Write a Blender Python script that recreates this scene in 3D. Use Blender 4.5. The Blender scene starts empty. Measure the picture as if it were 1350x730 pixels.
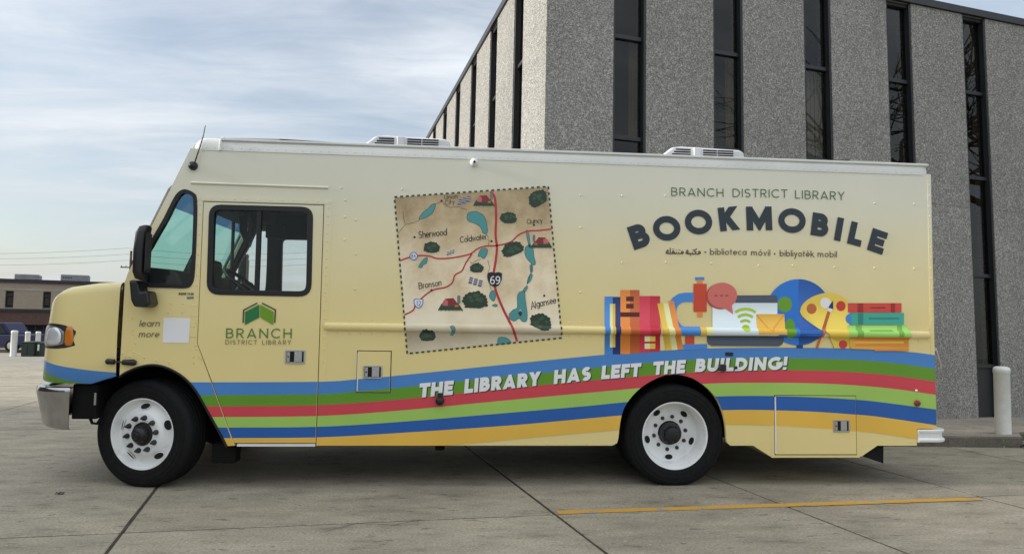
import bpy, bmesh, math, random
from mathutils import Vector, Matrix, Euler
from mathutils.geometry import tessellate_polygon
random.seed(7)
sc = bpy.context.scene
COL = sc.collection
R = math.radians

# ------------------------------------------------------------------ camera
CP = Vector((2.58152, -5.8203, 1.46905))
CR = Vector((0.99646, -0.08254, 0.01594)); CU = Vector((-0.02075, -0.05778, 0.99811)); CF = Vector((0.08147, 0.99491, 0.05928))
FPX = 880.0
cd = bpy.data.cameras.new('camera'); cam = bpy.data.objects.new('camera', cd); COL.objects.link(cam)
cam.matrix_world = Matrix(((CR.x, CU.x, -CF.x, CP.x), (CR.y, CU.y, -CF.y, CP.y), (CR.z, CU.z, -CF.z, CP.z), (0, 0, 0, 1)))
cd.sensor_width = 36.0; cd.lens = 36.0 * FPX / 1350.0; cd.clip_start = 0.05; cd.clip_end = 3000
sc.camera = cam

# ------------------------------------------------------------------ sky, sun, exposure
SUN_AZ = R(181); SUN_EL = R(17)           # azimuth counter-clockwise from +x
sun_dir = Vector((math.cos(SUN_EL) * math.cos(SUN_AZ), math.cos(SUN_EL) * math.sin(SUN_AZ), math.sin(SUN_EL)))
world = bpy.data.worlds.new('World'); sc.world = world; world.use_nodes = True
nt = world.node_tree; N = nt.nodes; L = nt.links
N.clear()
def wn(t, **k):
    n = N.new(t)
    for a, b in k.items(): setattr(n, a, b)
    return n
def wm(op, a, b=None, c=None):
    n = wn('ShaderNodeMath', operation=op)
    for i, v in enumerate((a, b, c)):
        if v is None: continue
        if isinstance(v, (int, float)): n.inputs[i].default_value = v
        else: L.new(v, n.inputs[i])
    return n.outputs[0]
out = wn('ShaderNodeOutputWorld'); bg = wn('ShaderNodeBackground'); bg.inputs[1].default_value = 0.1
sky = wn('ShaderNodeTexSky', sky_type='NISHITA', sun_disc=False, sun_elevation=SUN_EL, sun_rotation=math.pi / 2 - SUN_AZ)
sky.air_density = 1.0; sky.dust_density = 1.2; sky.ozone_density = 1.5
tc = wn('ShaderNodeTexCoord'); sx = wn('ShaderNodeSeparateXYZ'); L.new(tc.outputs['Generated'], sx.inputs[0])
den = wm('ADD', wm('MAXIMUM', sx.outputs[2], 0.0), 0.16)
cx = wn('ShaderNodeCombineXYZ'); L.new(wm('DIVIDE', sx.outputs[0], den), cx.inputs[0]); L.new(wm('DIVIDE', sx.outputs[1], den), cx.inputs[1])
def cloud(rot, scl, scale, detail, rough, dist):
    mp = wn('ShaderNodeMapping'); mp.inputs['Rotation'].default_value = (0, 0, rot); mp.inputs['Scale'].default_value = scl
    L.new(cx.outputs[0], mp.inputs[0])
    nz = wn('ShaderNodeTexNoise'); nz.inputs['Scale'].default_value = scale; nz.inputs['Detail'].default_value = detail
    nz.inputs['Roughness'].default_value = rough; nz.inputs['Distortion'].default_value = dist
    L.new(mp.outputs[0], nz.inputs[0]); return nz.outputs[0]
c1 = cloud(R(-24), (0.50, 1.15, 1), 1.1, 8, 0.55, 0.6)
c2 = cloud(R(-38), (0.5, 1.7, 1), 2.9, 7, 0.62, 0.9)
c3 = cloud(R(10), (0.5, 0.7, 1), 0.7, 3, 0.5, 0.2)
cs = wm('ADD', wm('ADD', wm('MULTIPLY', c1, 0.55), wm('MULTIPLY', c2, 0.2)), wm('MULTIPLY', c3, 0.35))
rp = wn('ShaderNodeMapRange', interpolation_type='SMOOTHSTEP'); L.new(cs, rp.inputs[0])
rp.inputs[1].default_value = 0.40; rp.inputs[2].default_value = 0.66; rp.inputs[3].default_value = 0.36; rp.inputs[4].default_value = 0.97
# thicker veil towards the horizon
hz = wn('ShaderNodeMapRange'); L.new(sx.outputs[2], hz.inputs[0])
hz.inputs[1].default_value = 0.0; hz.inputs[2].default_value = 0.16; hz.inputs[3].default_value = 0.95; hz.inputs[4].default_value = 0.0
veil = wm('MAXIMUM', rp.outputs[0], hz.outputs[0])
# cloud brightness: shaded bellies and bright streaks; an overcast sky is brighter overhead
cb = wn('ShaderNodeMapRange'); L.new(cs, cb.inputs[0]); cb.inputs[1].default_value = 0.38; cb.inputs[2].default_value = 0.68
cb.inputs[3].default_value = 3.75; cb.inputs[4].default_value = 5.05
ov = wm('MULTIPLY_ADD', wm('MAXIMUM', sx.outputs[2], 0.0), 1.15, 0.82)
cc = wn('ShaderNodeVectorMath', operation='SCALE'); cc.inputs[0].default_value = (0.94, 0.985, 1.035); L.new(wm('MULTIPLY', cb.outputs[0], ov), cc.inputs['Scale'])
skm = wn('ShaderNodeVectorMath', operation='SCALE'); L.new(sky.outputs[0], skm.inputs[0]); skm.inputs['Scale'].default_value = 1.0
mx = wn('ShaderNodeMix', data_type='RGBA'); L.new(veil, mx.inputs[0]); L.new(skm.outputs[0], mx.inputs[6]); L.new(cc.outputs[0], mx.inputs[7])
L.new(mx.outputs[2], bg.inputs[0]); L.new(bg.outputs[0], out.inputs[0])

sd = bpy.data.lights.new('sun', 'SUN'); sd.energy = 3.1; sd.angle = R(10); sd.color = (1.0, 0.95, 0.86)
sun = bpy.data.objects.new('sun', sd); COL.objects.link(sun); sun.location = (-10, 0, 15)
sun.rotation_euler = (-sun_dir).to_track_quat('-Z', 'Y').to_euler()
sc.view_settings.view_transform = 'Standard'; sc.view_settings.look = 'None'; sc.view_settings.gamma = 1.0
sc.view_settings.use_curve_mapping = False; sc.view_settings.exposure = 0.83
sc.cycles.max_bounces = 8; sc.cycles.transparent_max_bounces = 16; sc.cycles.use_denoising = True

# ------------------------------------------------------------------ measuring helpers
def ray(px, py): return CF + CR * ((px - 675.0) / FPX) - CU * ((py - 365.0) / FPX)
def S(p, y=0.0):                      # point of a plane y = const (the truck's side), as (x, z)
    d = ray(*p); t = (y - CP.y) / d.y; q = CP + d * t; return (q.x, q.z)
SLOPE = -0.032; YB = 2.4
def gz(y):                            # height of the lot: level, then falling gently away
    t = y - YB
    if t <= 0: return 0.0
    return SLOPE * (t - 1.0) - SLOPE * 0 if t > 2 else SLOPE * t * t / 4
def gpt(px, py):                      # point of the lot's surface
    d = ray(px, py); q = CP + d * (-CP.z / d.z)
    if q.y > YB or q.y < CP.y or d.z >= 0:
        # plane z = SLOPE*(y-YB-1)
        t = (SLOPE * (CP.y - YB - 1) - CP.z) / (d.z - SLOPE * d.y); q = CP + d * t
    return q
def zoomer(s, ox, oy): return lambda x, y: (ox + x / s, oy + y / s)

# ------------------------------------------------------------------ materials
def srgb(r, g, b):
    f = lambda c: (c / 255) / 12.92 if c / 255 <= 0.04045 else ((c / 255 + 0.055) / 1.055) ** 2.4
    return (f(r), f(g), f(b))
MATS = {}
def mat(name, col=(.5, .5, .5), rough=.5, metal=0.0, spec=.5, var=0.0, vscale=8.0, bump=0.0, bscale=60.0, coat=0.0, vdetail=5):
    m = bpy.data.materials.new(name); m.use_nodes = True
    nt = m.node_tree; b = nt.nodes['Principled BSDF']
    b.inputs['Base Color'].default_value = (*col, 1); b.inputs['Roughness'].default_value = rough
    b.inputs['Metallic'].default_value = metal; b.inputs['Specular IOR Level'].default_value = spec
    b.inputs['Coat Weight'].default_value = coat; b.inputs['Coat Roughness'].default_value = 0.12
    if var or bump:
        g = nt.nodes.new('ShaderNodeNewGeometry')
    if var:
        n = nt.nodes.new('ShaderNodeTexNoise'); n.inputs['Scale'].default_value = vscale; n.inputs['Detail'].default_value = vdetail
        nt.links.new(g.outputs['Position'], n.inputs[0])
        r = nt.nodes.new('ShaderNodeMapRange'); r.inputs[1].default_value = .3; r.inputs[2].default_value = .7
        r.inputs[3].default_value = 1 - var; r.inputs[4].default_value = 1 + var; nt.links.new(n.outputs[0], r.inputs[0])
        v = nt.nodes.new('ShaderNodeVectorMath'); v.operation = 'SCALE'; v.inputs[0].default_value = col
        nt.links.new(r.outputs[0], v.inputs['Scale']); nt.links.new(v.outputs[0], b.inputs['Base Color'])
    if bump:
        n2 = nt.nodes.new('ShaderNodeTexNoise'); n2.inputs['Scale'].default_value = bscale; n2.inputs['Detail'].default_value = 4
        nt.links.new(g.outputs['Position'], n2.inputs[0])
        bp = nt.nodes.new('ShaderNodeBump'); bp.inputs['Strength'].default_value = bump; bp.inputs['Distance'].default_value = .01
        nt.links.new(n2.outputs[0], bp.inputs['Height']); nt.links.new(bp.outputs[0], b.inputs['Normal'])
    MATS[name] = m; return m
class NB:                             # small node-building helper
    def __init__(s, m): s.nt = m.node_tree; s.b = s.nt.nodes['Principled BSDF']; s.g = s.nt.nodes.new('ShaderNodeNewGeometry')
    def n(s, t, **k):
        x = s.nt.nodes.new(t)
        for a, b in k.items(): setattr(x, a, b)
        return x
    def l(s, a, b): s.nt.links.new(a, b)
    def m(s, op, a, b=None, c=None):
        n = s.n('ShaderNodeMath', operation=op)
        for i, v in enumerate((a, b, c)):
            if v is None: continue
            if isinstance(v, (int, float)): n.inputs[i].default_value = v
            else: s.l(v, n.inputs[i])
        return n.outputs[0]
    def noise(s, scale, detail=5, rough=.55, vec=None, scl=None, rot=(0, 0, 0)):
        v = vec or s.g.outputs['Position']
        if scl:
            mp = s.n('ShaderNodeMapping'); mp.inputs['Scale'].default_value = scl; mp.inputs['Rotation'].default_value = rot; s.l(v, mp.inputs[0]); v = mp.outputs[0]
        n = s.n('ShaderNodeTexNoise'); n.inputs['Scale'].default_value = scale; n.inputs['Detail'].default_value = detail; n.inputs['Roughness'].default_value = rough
        s.l(v, n.inputs[0]); return n.outputs[0]
    def ramp(s, v, pts):
        r = s.n('ShaderNodeValToRGB'); e = r.color_ramp.elements
        while len(e) < len(pts): e.new(.5)
        for i, (p, c) in enumerate(pts): e[i].position = p; e[i].color = (*c, 1) if len(c) == 3 else c
        s.l(v, r.inputs[0]); return r.outputs[0]
    def mix(s, f, a, b, mode='MIX'):
        n = s.n('ShaderNodeMix', data_type='RGBA', blend_type=mode)
        for i, v in ((0, f), (6, a), (7, b)):
            if isinstance(v, (int, float)): n.inputs[i].default_value = v
            elif isinstance(v, tuple): n.inputs[i].default_value = (*v, 1)
            else: s.l(v, n.inputs[i])
        return n.outputs[2]
    def bump(s, h, st, dist=.01):
        bp = s.n('ShaderNodeBump'); bp.inputs['Strength'].default_value = st; bp.inputs['Distance'].default_value = dist
        s.l(h, bp.inputs['Height']); s.l(bp.outputs[0], s.b.inputs['Normal'])
    def base(s, c): s.l(c, s.b.inputs['Base Color'])

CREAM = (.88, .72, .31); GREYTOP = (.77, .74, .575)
def paint(name, hood=False):
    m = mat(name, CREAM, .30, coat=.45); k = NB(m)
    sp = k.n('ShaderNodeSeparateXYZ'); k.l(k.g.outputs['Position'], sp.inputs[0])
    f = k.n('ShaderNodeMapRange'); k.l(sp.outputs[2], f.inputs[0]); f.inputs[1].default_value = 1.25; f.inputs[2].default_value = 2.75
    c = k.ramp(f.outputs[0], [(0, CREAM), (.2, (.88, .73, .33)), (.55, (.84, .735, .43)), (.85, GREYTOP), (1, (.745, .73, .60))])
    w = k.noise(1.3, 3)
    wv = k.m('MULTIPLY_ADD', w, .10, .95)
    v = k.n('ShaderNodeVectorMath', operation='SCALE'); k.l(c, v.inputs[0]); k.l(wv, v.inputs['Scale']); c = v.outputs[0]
    if hood:
        d = k.m('SUBTRACT', -.215, sp.outputs[0]); d2 = k.m('MULTIPLY', d, d)
        zb = k.m('ADD', k.m('MULTIPLY_ADD', d, .05, .955), k.m('MULTIPLY', d2, .14))
        zg = k.m('ADD', k.m('MULTIPLY_ADD', d, .10, .825), k.m('MULTIPLY', d2, .17))
        mb = k.m('LESS_THAN', sp.outputs[2], zb); mg = k.m('LESS_THAN', sp.outputs[2], zg)
        c = k.mix(mb, c, BLUE1); c = k.mix(mg, c, GREEN)
    k.base(c)
    k.bump(k.noise(1.6, 2, scl=(1.6, 1, .45)), .22, .02)     # slight oil-canning of the sheet metal
    return m
BLUE1 = (.07, .25, .62); GREEN = (.13, .33, .02); RED = (.68, .06, .085); LIME = (.38, .62, .12); BLUE2 = (.016, .115, .42); YELL = (.86, .52, .075)
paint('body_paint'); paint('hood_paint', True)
for n_, c_ in dict(blue=BLUE1, green=GREEN, red=RED, lime=LIME, navyblue=BLUE2, yellow=YELL).items():
    mat('vinyl_' + n_, c_, .4, var=.05, vscale=1.5)
def vin(name, r, g, b, gain=1.5): mat('print_' + name, tuple(min(.9, c * gain) for c in srgb(r, g, b)), .42)
for n_, c_ in dict(skyblue=(62, 120, 186), navy=(26, 44, 96), gold=(214, 166, 66), orange=(206, 122, 50), rust=(172, 84, 42), maroon=(84, 34, 24), crimson=(186, 52, 70), crimson_dark=(172, 34, 50),
                   paleyellow=(226, 206, 146), brick=(180, 62, 38), salmon=(186, 98, 90), salmon_dark=(150, 62, 62), slate=(66, 76, 90), screen=(190, 200, 206), lime=(160, 182, 50),
                   envelope=(216, 160, 60), envelope_line=(196, 132, 44), globe=(36, 104, 184), globe_dark=(28, 76, 146), leaf=(92, 138, 34), palette=(226, 178, 72), brown=(170, 92, 50), paint_white=(222, 226, 228),
                   cherry=(178, 48, 48), book_red=(184, 64, 54), book_red_dark=(140, 36, 34), teal=(56, 150, 132), teal_dark=(40, 116, 104), book_green=(140, 188, 92), book_green_dark=(100, 152, 60),
                   ochre=(216, 150, 50), white=(236, 238, 236), shadow=(34, 48, 26), ink=(33, 44, 52), forest=(56, 84, 58), grey_ink=(64, 64, 52), logo_dark=(24, 100, 52), logo_light=(92, 132, 24), logo_line=(30, 60, 40), logo_text=(58, 108, 44), logo_small=(118, 108, 72),
                   road=(160, 40, 46), lake=(66, 128, 128), tree=(34, 52, 38), tree_light=(52, 74, 52), barn=(118, 36, 40), barn_light=(170, 92, 90), grass=(40, 62, 44), silo=(96, 104, 110), house=(88, 88, 116), map_ink=(44, 38, 36), border=(38, 54, 44), shield_white=(210, 212, 214), shield_black=(22, 24, 30)).items():
    vin(n_, *c_)
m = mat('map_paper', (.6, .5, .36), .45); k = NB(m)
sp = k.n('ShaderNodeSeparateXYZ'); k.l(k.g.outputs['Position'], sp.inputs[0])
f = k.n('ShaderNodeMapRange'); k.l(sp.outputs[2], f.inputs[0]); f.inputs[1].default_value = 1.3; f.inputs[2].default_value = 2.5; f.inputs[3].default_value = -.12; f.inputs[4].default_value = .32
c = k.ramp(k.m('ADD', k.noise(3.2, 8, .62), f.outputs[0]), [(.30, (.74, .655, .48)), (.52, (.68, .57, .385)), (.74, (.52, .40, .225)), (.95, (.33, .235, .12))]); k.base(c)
mat('white_paint', (.82, .83, .82), .35, var=.04, vscale=6, coat=.2)
m = mat('rim_white', (.80, .81, .80), .4, coat=.15); k = NB(m); k.base(k.mix(k.m('MULTIPLY', k.m('SMOOTH_MAX', k.m('MULTIPLY_ADD', k.noise(11, 6, .65), 3.2, -1.75), 0.0, .1), .45), (.86, .87, .86), (.22, .17, .12)))
mat('roof_white', (.74, .75, .72), .4, var=.05, vscale=3)
mat('ac_plastic', (.80, .81, .81), .45, var=.03)
mat('rubber', (.010, .010, .0105), .8, spec=.22, var=.25, vscale=25, bump=.2, bscale=120)
mat('gasket', (.008, .008, .009), .45)
mat('black_plastic', (.012, .012, .013), .38, bump=.15, bscale=200)
mat('under_black', (.007, .007, .007), .9, spec=.2, var=.3, vscale=10)
mat('interior', (.012, .012, .013), .7, var=.2, vscale=12)
mat('interior_grey', (.035, .035, .038), .7, var=.1)
mat('gap', (.01, .01, .01), .9)
mat('chrome', (.78, .78, .78), .16, 1.0, bump=.05, bscale=14)
mat('bumper_chrome', (.5, .5, .5), .17, 1.0, var=.12, vscale=9, bump=.05, bscale=14)
mat('steel', (.55, .55, .55), .33, 1.0, var=.08, vscale=40)
mat('steel_dark', (.06, .06, .065), .4, .6)
mat('mirror_glass', (.5, .52, .55), .03, 1.0)
mat('amber', (.62, .19, .015), .12, coat=.6)
mat('red_lens', (.22, .01, .012), .2, coat=.5)
mat('lens_chrome', (.80, .82, .84), .2, .35, coat=.8)
mat('bollard_white', (.80, .80, .77), .5, var=.06, vscale=14, bump=.1, bscale=60)
mat('dark_metal', (.018, .019, .022), .45, var=.15, vscale=5)
mat('curtain', (.42, .35, .20), .9, var=.1); mat('blind', (.60, .60, .57), .8)
mat('room', (.07, .06, .045), .9, var=.2, vscale=1.5); mat('roof_grey', (.25, .25, .25), .9)
mat('transformer_green', (.025, .04, .03), .6, var=.2, vscale=3)
mat('car_blue', (.012, .015, .06), .45, spec=.3, coat=.1); mat('car_glass', (.015, .018, .022), .08)
mat('brick_dark', (.075, .04, .034), .9); mat('brick_tan', (.30, .245, .18), .9)
mat('concrete_tan', (.36, .33, .28), .9, var=.12, vscale=1.2, bump=.2)
mat('wood_pole', (.10, .075, .055), .9, var=.3, vscale=4); mat('bark', (.07, .06, .05), .95, var=.3, vscale=8)
mat('wire', (.03, .03, .03), .6); mat('hvac', (.24, .24, .26), .6, var=.15, vscale=2)
mat('leaf_dead', (.03, .022, .016), .9)
for nm, t, scl in (('brick_dark', (.11, .06, .05), 1.0), ('brick_tan', (.36, .30, .225), 1.0)):
    k = NB(MATS[nm]); a = tuple(MATS[nm].node_tree.nodes['Principled BSDF'].inputs[0].default_value[:3])
    br = k.n('ShaderNodeTexBrick'); br.inputs['Scale'].default_value = 3.2; br.inputs['Color1'].default_value = (*a, 1); br.inputs['Color2'].default_value = (*t, 1)
    br.inputs['Mortar'].default_value = (.2, .18, .16, 1) if 'tan' in nm else (.10, .07, .06, 1); br.inputs['Mortar Size'].default_value = .03
    tcn = k.n('ShaderNodeTexCoord'); mp = k.n('ShaderNodeMapping'); mp.inputs['Rotation'].default_value = (R(90), 0, 0); k.l(tcn.outputs['Object'], mp.inputs[0]); k.l(mp.outputs[0], br.inputs[0])
    k.base(k.mix(k.m('MULTIPLY', k.noise(.5, 3), .5), br.outputs[0], t))
# exposed-aggregate panels
m = mat('aggregate', (.3, .29, .27), .9); k = NB(m)
v2 = k.n('ShaderNodeTexVoronoi'); v2.inputs['Scale'].default_value = 46; k.l(k.g.outputs['Position'], v2.inputs[0]); s2 = k.n('ShaderNodeSeparateColor'); k.l(v2.outputs['Color'], s2.inputs[0])
vo = k.n('ShaderNodeTexVoronoi'); vo.inputs['Scale'].default_value = 95; k.l(k.g.outputs['Position'], vo.inputs[0])
sv = k.n('ShaderNodeSeparateColor'); k.l(vo.outputs['Color'], sv.inputs[0])
c = k.ramp(sv.outputs[0], [(0, (.12, .117, .108)), (.3, (.20, .193, .179)), (.6, (.28, .272, .252)), (.85, (.375, .363, .338)), (1, (.54, .52, .48))])
oi = k.n('ShaderNodeObjectInfo'); sc2 = k.m('MULTIPLY', k.m('MULTIPLY_ADD', k.noise(.9, 5), .36, .82), k.m('MULTIPLY_ADD', oi.outputs['Random'], .14, .93))
v = k.n('ShaderNodeVectorMath', operation='SCALE'); k.l(c, v.inputs[0]); k.l(sc2, v.inputs['Scale'])
stn = k.noise(1.6, 5, .6, scl=(1, 1, .12)); sf = k.m('MULTIPLY', k.m('SMOOTH_MAX', k.m('MULTIPLY_ADD', stn, 5.0, -2.9), 0.0, .1), .35)
stone = k.mix(k.m('MULTIPLY', k.m('GREATER_THAN', s2.outputs[1], .86), .38), v.outputs[0], k.ramp(s2.outputs[2], [(0, (.09, .085, .08)), (.5, (.2, .19, .17)), (.55, (.55, .53, .48)), (1, (.68, .66, .6))]))
k.base(k.mix(sf, stone, (.13, .125, .12))); k.bump(vo.outputs['Distance'], .5, .012)
# concrete of the lot
def concrete(name, base=(.35, .31, .24), line=False):
    m = mat(name, base, .9); k = NB(m)
    oi = k.n('ShaderNodeObjectInfo')
    a = k.noise(.45, 6, .6); b = k.noise(3.2, 7, .68, scl=(.55, 1.5, 1), rot=(0, 0, R(8))); d = k.noise(52, 4, .75)
    c = k.ramp(a, [(.30, tuple(x * .80 for x in base)), (.5, base), (.72, tuple(x * 1.12 for x in base))])
    c = k.mix(1.0, c, k.ramp(b, [(.28, (.50, .49, .46)), (.42, (.88, .88, .87)), (.56, (1.04, 1.04, 1.03)), (.8, (1.3, 1.3, 1.28))]), 'MULTIPLY')
    c = k.mix(1.0, c, k.ramp(d, [(.28, (.50, .49, .47)), (.42, (.86, .86, .85)), (.56, (1.06, 1.06, 1.05)), (.74, (1.5, 1.49, 1.46))]), 'MULTIPLY')
    sp = k.noise(9, 4, .6, scl=(.5, 1.4, 1)); c = k.mix(k.m('MULTIPLY', k.m('GREATER_THAN', sp, .64), .5), c, (.07, .065, .06))
    sp2 = k.noise(19, 3, .55); c = k.mix(k.m('MULTIPLY', k.m('GREATER_THAN', sp2, .70), .6), c, (.55, .54, .51))
    big = k.noise(.9, 4, .7, scl=(.7, 1.3, 1)); c = k.mix(k.m('MULTIPLY', k.m('SMOOTH_MAX', k.m('MULTIPLY_ADD', big, 4.0, -2.25), 0.0, .1), .45), c, (.10, .092, .078))
    tint = k.m('MULTIPLY_ADD', oi.outputs['Random'], .12, .95)
    v = k.n('ShaderNodeVectorMath', operation='SCALE'); k.l(c, v.inputs[0]); k.l(tint, v.inputs['Scale']); c = v.outputs[0]
    if line:
        w = k.noise(7, 8, .7); w2 = k.noise(40, 3, .6)
        mk = k.m('MULTIPLY', k.m('LESS_THAN', k.m('MULTIPLY_ADD', w2, .35, w), .76), .93)
        c = k.mix(mk, c, (.62, .34, .045))
    k.base(c); k.bump(k.m('ADD', d, k.m('MULTIPLY', b, 1.5)), .35, .006); return m
concrete('concrete'); concrete('concrete_far', (.30, .275, .23)); concrete('line_paint', line=True)
concrete('sidewalk_concrete', (.33, .29, .235)); concrete('kerb_concrete', (.13, .12, .095))  # kerb face colour is darker, with its shading and dirt put in
mat('joint', (.055, .042, .03), .9, var=.4, vscale=9)
# glazing
def glass(name, tint, gloss=1.0, ior=1.5, rough=.0):
    m = bpy.data.materials.new(name); m.use_nodes = True; nt = m.node_tree; nt.nodes.clear()
    o = nt.nodes.new('ShaderNodeOutputMaterial'); t = nt.nodes.new('ShaderNodeBsdfTransparent'); t.inputs[0].default_value = (*tint, 1)
    g = nt.nodes.new('ShaderNodeBsdfGlossy'); g.inputs['Roughness'].default_value = rough; g.inputs[0].default_value = (gloss, gloss, gloss, 1)
    fr = nt.nodes.new('ShaderNodeFresnel'); ge = nt.nodes.new('ShaderNodeNewGeometry'); mr = nt.nodes.new('ShaderNodeMapRange')
    mr.inputs[3].default_value = ior; mr.inputs[4].default_value = 1 / ior; nt.links.new(ge.outputs['Backfacing'], mr.inputs[0]); nt.links.new(mr.outputs[0], fr.inputs[0])
    x = nt.nodes.new('ShaderNodeMixShader'); nt.links.new(fr.outputs[0], x.inputs[0]); nt.links.new(t.outputs[0], x.inputs[1]); nt.links.new(g.outputs[0], x.inputs[2])
    nt.links.new(x.outputs[0], o.inputs[0]); MATS[name] = m; return m
glass('clear_glass', (.95, .97, .97), .35); glass('teal_glass', (.72, .96, .90), .4); glass('band_glass', (.30, .46, .60), .4)
glass('office_glass', (.62, .61, .58), .62, 1.55, .003)

# ------------------------------------------------------------------ mesh helpers
class MB:
    def __init__(s): s.v = []; s.f = []; s.m = []; s.mats = []
    def mi(s, m):
        if m not in s.mats: s.mats.append(m)
        return s.mats.index(m)
    def add(s, vs, fs, m=None):
        o = len(s.v); s.v += [tuple(v) for v in vs]; i = s.mi(m) if m else 0
        for f in fs: s.f.append([a + o for a in f]); s.m.append(i)
        return s
    def box(s, x0, x1, y0, y1, z0, z1, m=None):
        return s.add([(x0, y0, z0), (x1, y0, z0), (x1, y1, z0), (x0, y1, z0), (x0, y0, z1), (x1, y0, z1), (x1, y1, z1), (x0, y1, z1)],
                     [(0, 3, 2, 1), (4, 5, 6, 7), (0, 1, 5, 4), (1, 2, 6, 5), (2, 3, 7, 6), (3, 0, 4, 7)], m)
    def tube(s, pts, r, n=8, m=None, caps=True):
        pts = [Vector(p) for p in pts]; rr = r if isinstance(r, (list, tuple)) else [r] * len(pts); vs = []; up = None
        for i, p in enumerate(pts):
            t = (pts[min(i + 1, len(pts) - 1)] - pts[max(i - 1, 0)]).normalized()
            if up is None: up = Vector((0, 0, 1)) if abs(t.z) < .9 else Vector((1, 0, 0))
            a = t.cross(up).normalized(); b = a.cross(t).normalized(); up = b
            for j in range(n):
                q = 2 * math.pi * j / n; vs.append(p + (a * math.cos(q) + b * math.sin(q)) * rr[i])
        fs = []
        for i in range(len(pts) - 1):
            for j in range(n): fs.append((i * n + j, i * n + (j + 1) % n, (i + 1) * n + (j + 1) % n, (i + 1) * n + j))
        if caps: fs.append(tuple(range(n))[::-1]); fs.append(tuple((len(pts) - 1) * n + j for j in range(n)))
        return s.add(vs, fs, m)
    def lathe(s, prof, n=32, origin=(0, 0, 0), axis='y', m=None, flat=None):   # prof: (radius, along axis)
        vs = []; o = Vector(origin)
        for (r, a) in prof:
            for j in range(n):
                q = 2 * math.pi * j / n; c, d = r * math.cos(q), r * math.sin(q)
                p = Vector((c, a, d)) if axis == 'y' else Vector((c, d, a)) if axis == 'z' else Vector((a, c, d))
                if flat is not None: p.z = max(p.z, flat)
                vs.append(p + o)
        fs = []
        for i in range(len(prof) - 1):
            for j in range(n): fs.append((i * n + j, i * n + (j + 1) % n, (i + 1) * n + (j + 1) % n, (i + 1) * n + j))
        if prof[0][0] < 1e-6 or prof[-1][0] < 1e-6: pass
        return s.add(vs, fs, m)
    def plate(s, outer, holes, y0, y1, m=None):     # polygon in (x, z), between y0 (near) and y1
        loops = [outer] + list(holes); flat = [p for lp in loops for p in lp]; n = len(flat)
        tris = tessellate_polygon([[Vector((a, b, 0)) for a, b in lp] for lp in loops])
        vs = [(a, y0, b) for a, b in flat] + [(a, y1, b) for a, b in flat]
        fs = [tuple(t) for t in tris] + [tuple(i + n for i in t)[::-1] for t in tris]
        o = 0
        for lp in loops:
            k = len(lp)
            for i in range(k): a = o + i; b = o + (i + 1) % k; fs.append((a, b, b + n, a + n))
            o += k
        return s.add(vs, fs, m)
    def grid(s, rows, m=None, close=False):
        vs = [p for r in rows for p in r]; w = len(rows[0]); fs = []
        for i in range(len(rows) - 1):
            for j in range(w if close else w - 1): fs.append((i * w + j, i * w + (j + 1) % w, (i + 1) * w + (j + 1) % w, (i + 1) * w + j))
        return s.add(vs, fs, m)
    def build(s, name, mats=None, parent=None, smooth=None, bevel=0.0, recalc=True):
        me = bpy.data.meshes.new(name); me.from_pydata(s.v, [], s.f)
        names = s.mats if s.mats else ([mats] if isinstance(mats, str) else mats)
        for n in names: me.materials.append(MATS[n])
        if s.mats:
            for p, i in zip(me.polygons, s.m): p.material_index = i
        if recalc:
            b = bmesh.new(); b.from_mesh(me); bmesh.ops.recalc_face_normals(b, faces=b.faces); b.to_mesh(me); b.free()
        if smooth:
            for p in me.polygons: p.use_smooth = True
            me.set_sharp_from_angle(angle=R(smooth))
        o = bpy.data.objects.new(name, me); COL.objects.link(o)
        if parent: o.parent = parent
        if bevel:
            md = o.modifiers.new('bevel', 'BEVEL'); md.width = bevel; md.segments = 2; md.limit_method = 'ANGLE'
        return o
def thing(name, label, cat, loc=(0, 0, 0), rot=(0, 0, 0), group=None):
    o = bpy.data.objects.new(name, None); COL.objects.link(o); o.location = loc; o.rotation_euler = rot; o.empty_display_size = .2
    o['label'] = label; o['category'] = cat
    if group: o['group'] = group
    return o
def tag(o, label, cat, group=None):
    o['label'] = label; o['category'] = cat
    if group: o['group'] = group
    return o
def struct(o): o['kind'] = 'structure'; return o
def smoothpoly(pts, n=4, closed=True):   # Catmull-Rom through 2-D points
    k = len(pts); r = []
    for i in range(k if closed else k - 1):
        p = [pts[(i + d) % k] if closed else pts[min(max(i + d, 0), k - 1)] for d in (-1, 0, 1, 2)]
        for j in range(n):
            t = j / n
            r.append(tuple(.5 * (2 * p[1][a] + (p[2][a] - p[0][a]) * t + (2 * p[0][a] - 5 * p[1][a] + 4 * p[2][a] - p[3][a]) * t * t + (3 * p[1][a] - p[0][a] - 3 * p[2][a] + p[3][a]) * t ** 3) for a in (0, 1)))
    if not closed: r.append(tuple(pts[-1]))
    return r
def area2(p): return sum(p[i][0] * p[(i + 1) % len(p)][1] - p[(i + 1) % len(p)][0] * p[i][1] for i in range(len(p)))
def inset(poly, d):
    p = poly if area2(poly) > 0 else poly[::-1]; n = len(p); r = []
    for i in range(n):
        a, b, c = (Vector(p[i - 1]), Vector(p[i]), Vector(p[(i + 1) % n]))
        e1 = (b - a).normalized(); e2 = (c - b).normalized(); n1 = Vector((-e1.y, e1.x)); n2 = Vector((-e2.y, e2.x)); h = n1 + n2
        if h.length < 1e-6: h = n1.copy()
        h.normalize(); r.append(tuple(b + h * (d / max(.4, h.dot(n1)))))
    return r
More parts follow.
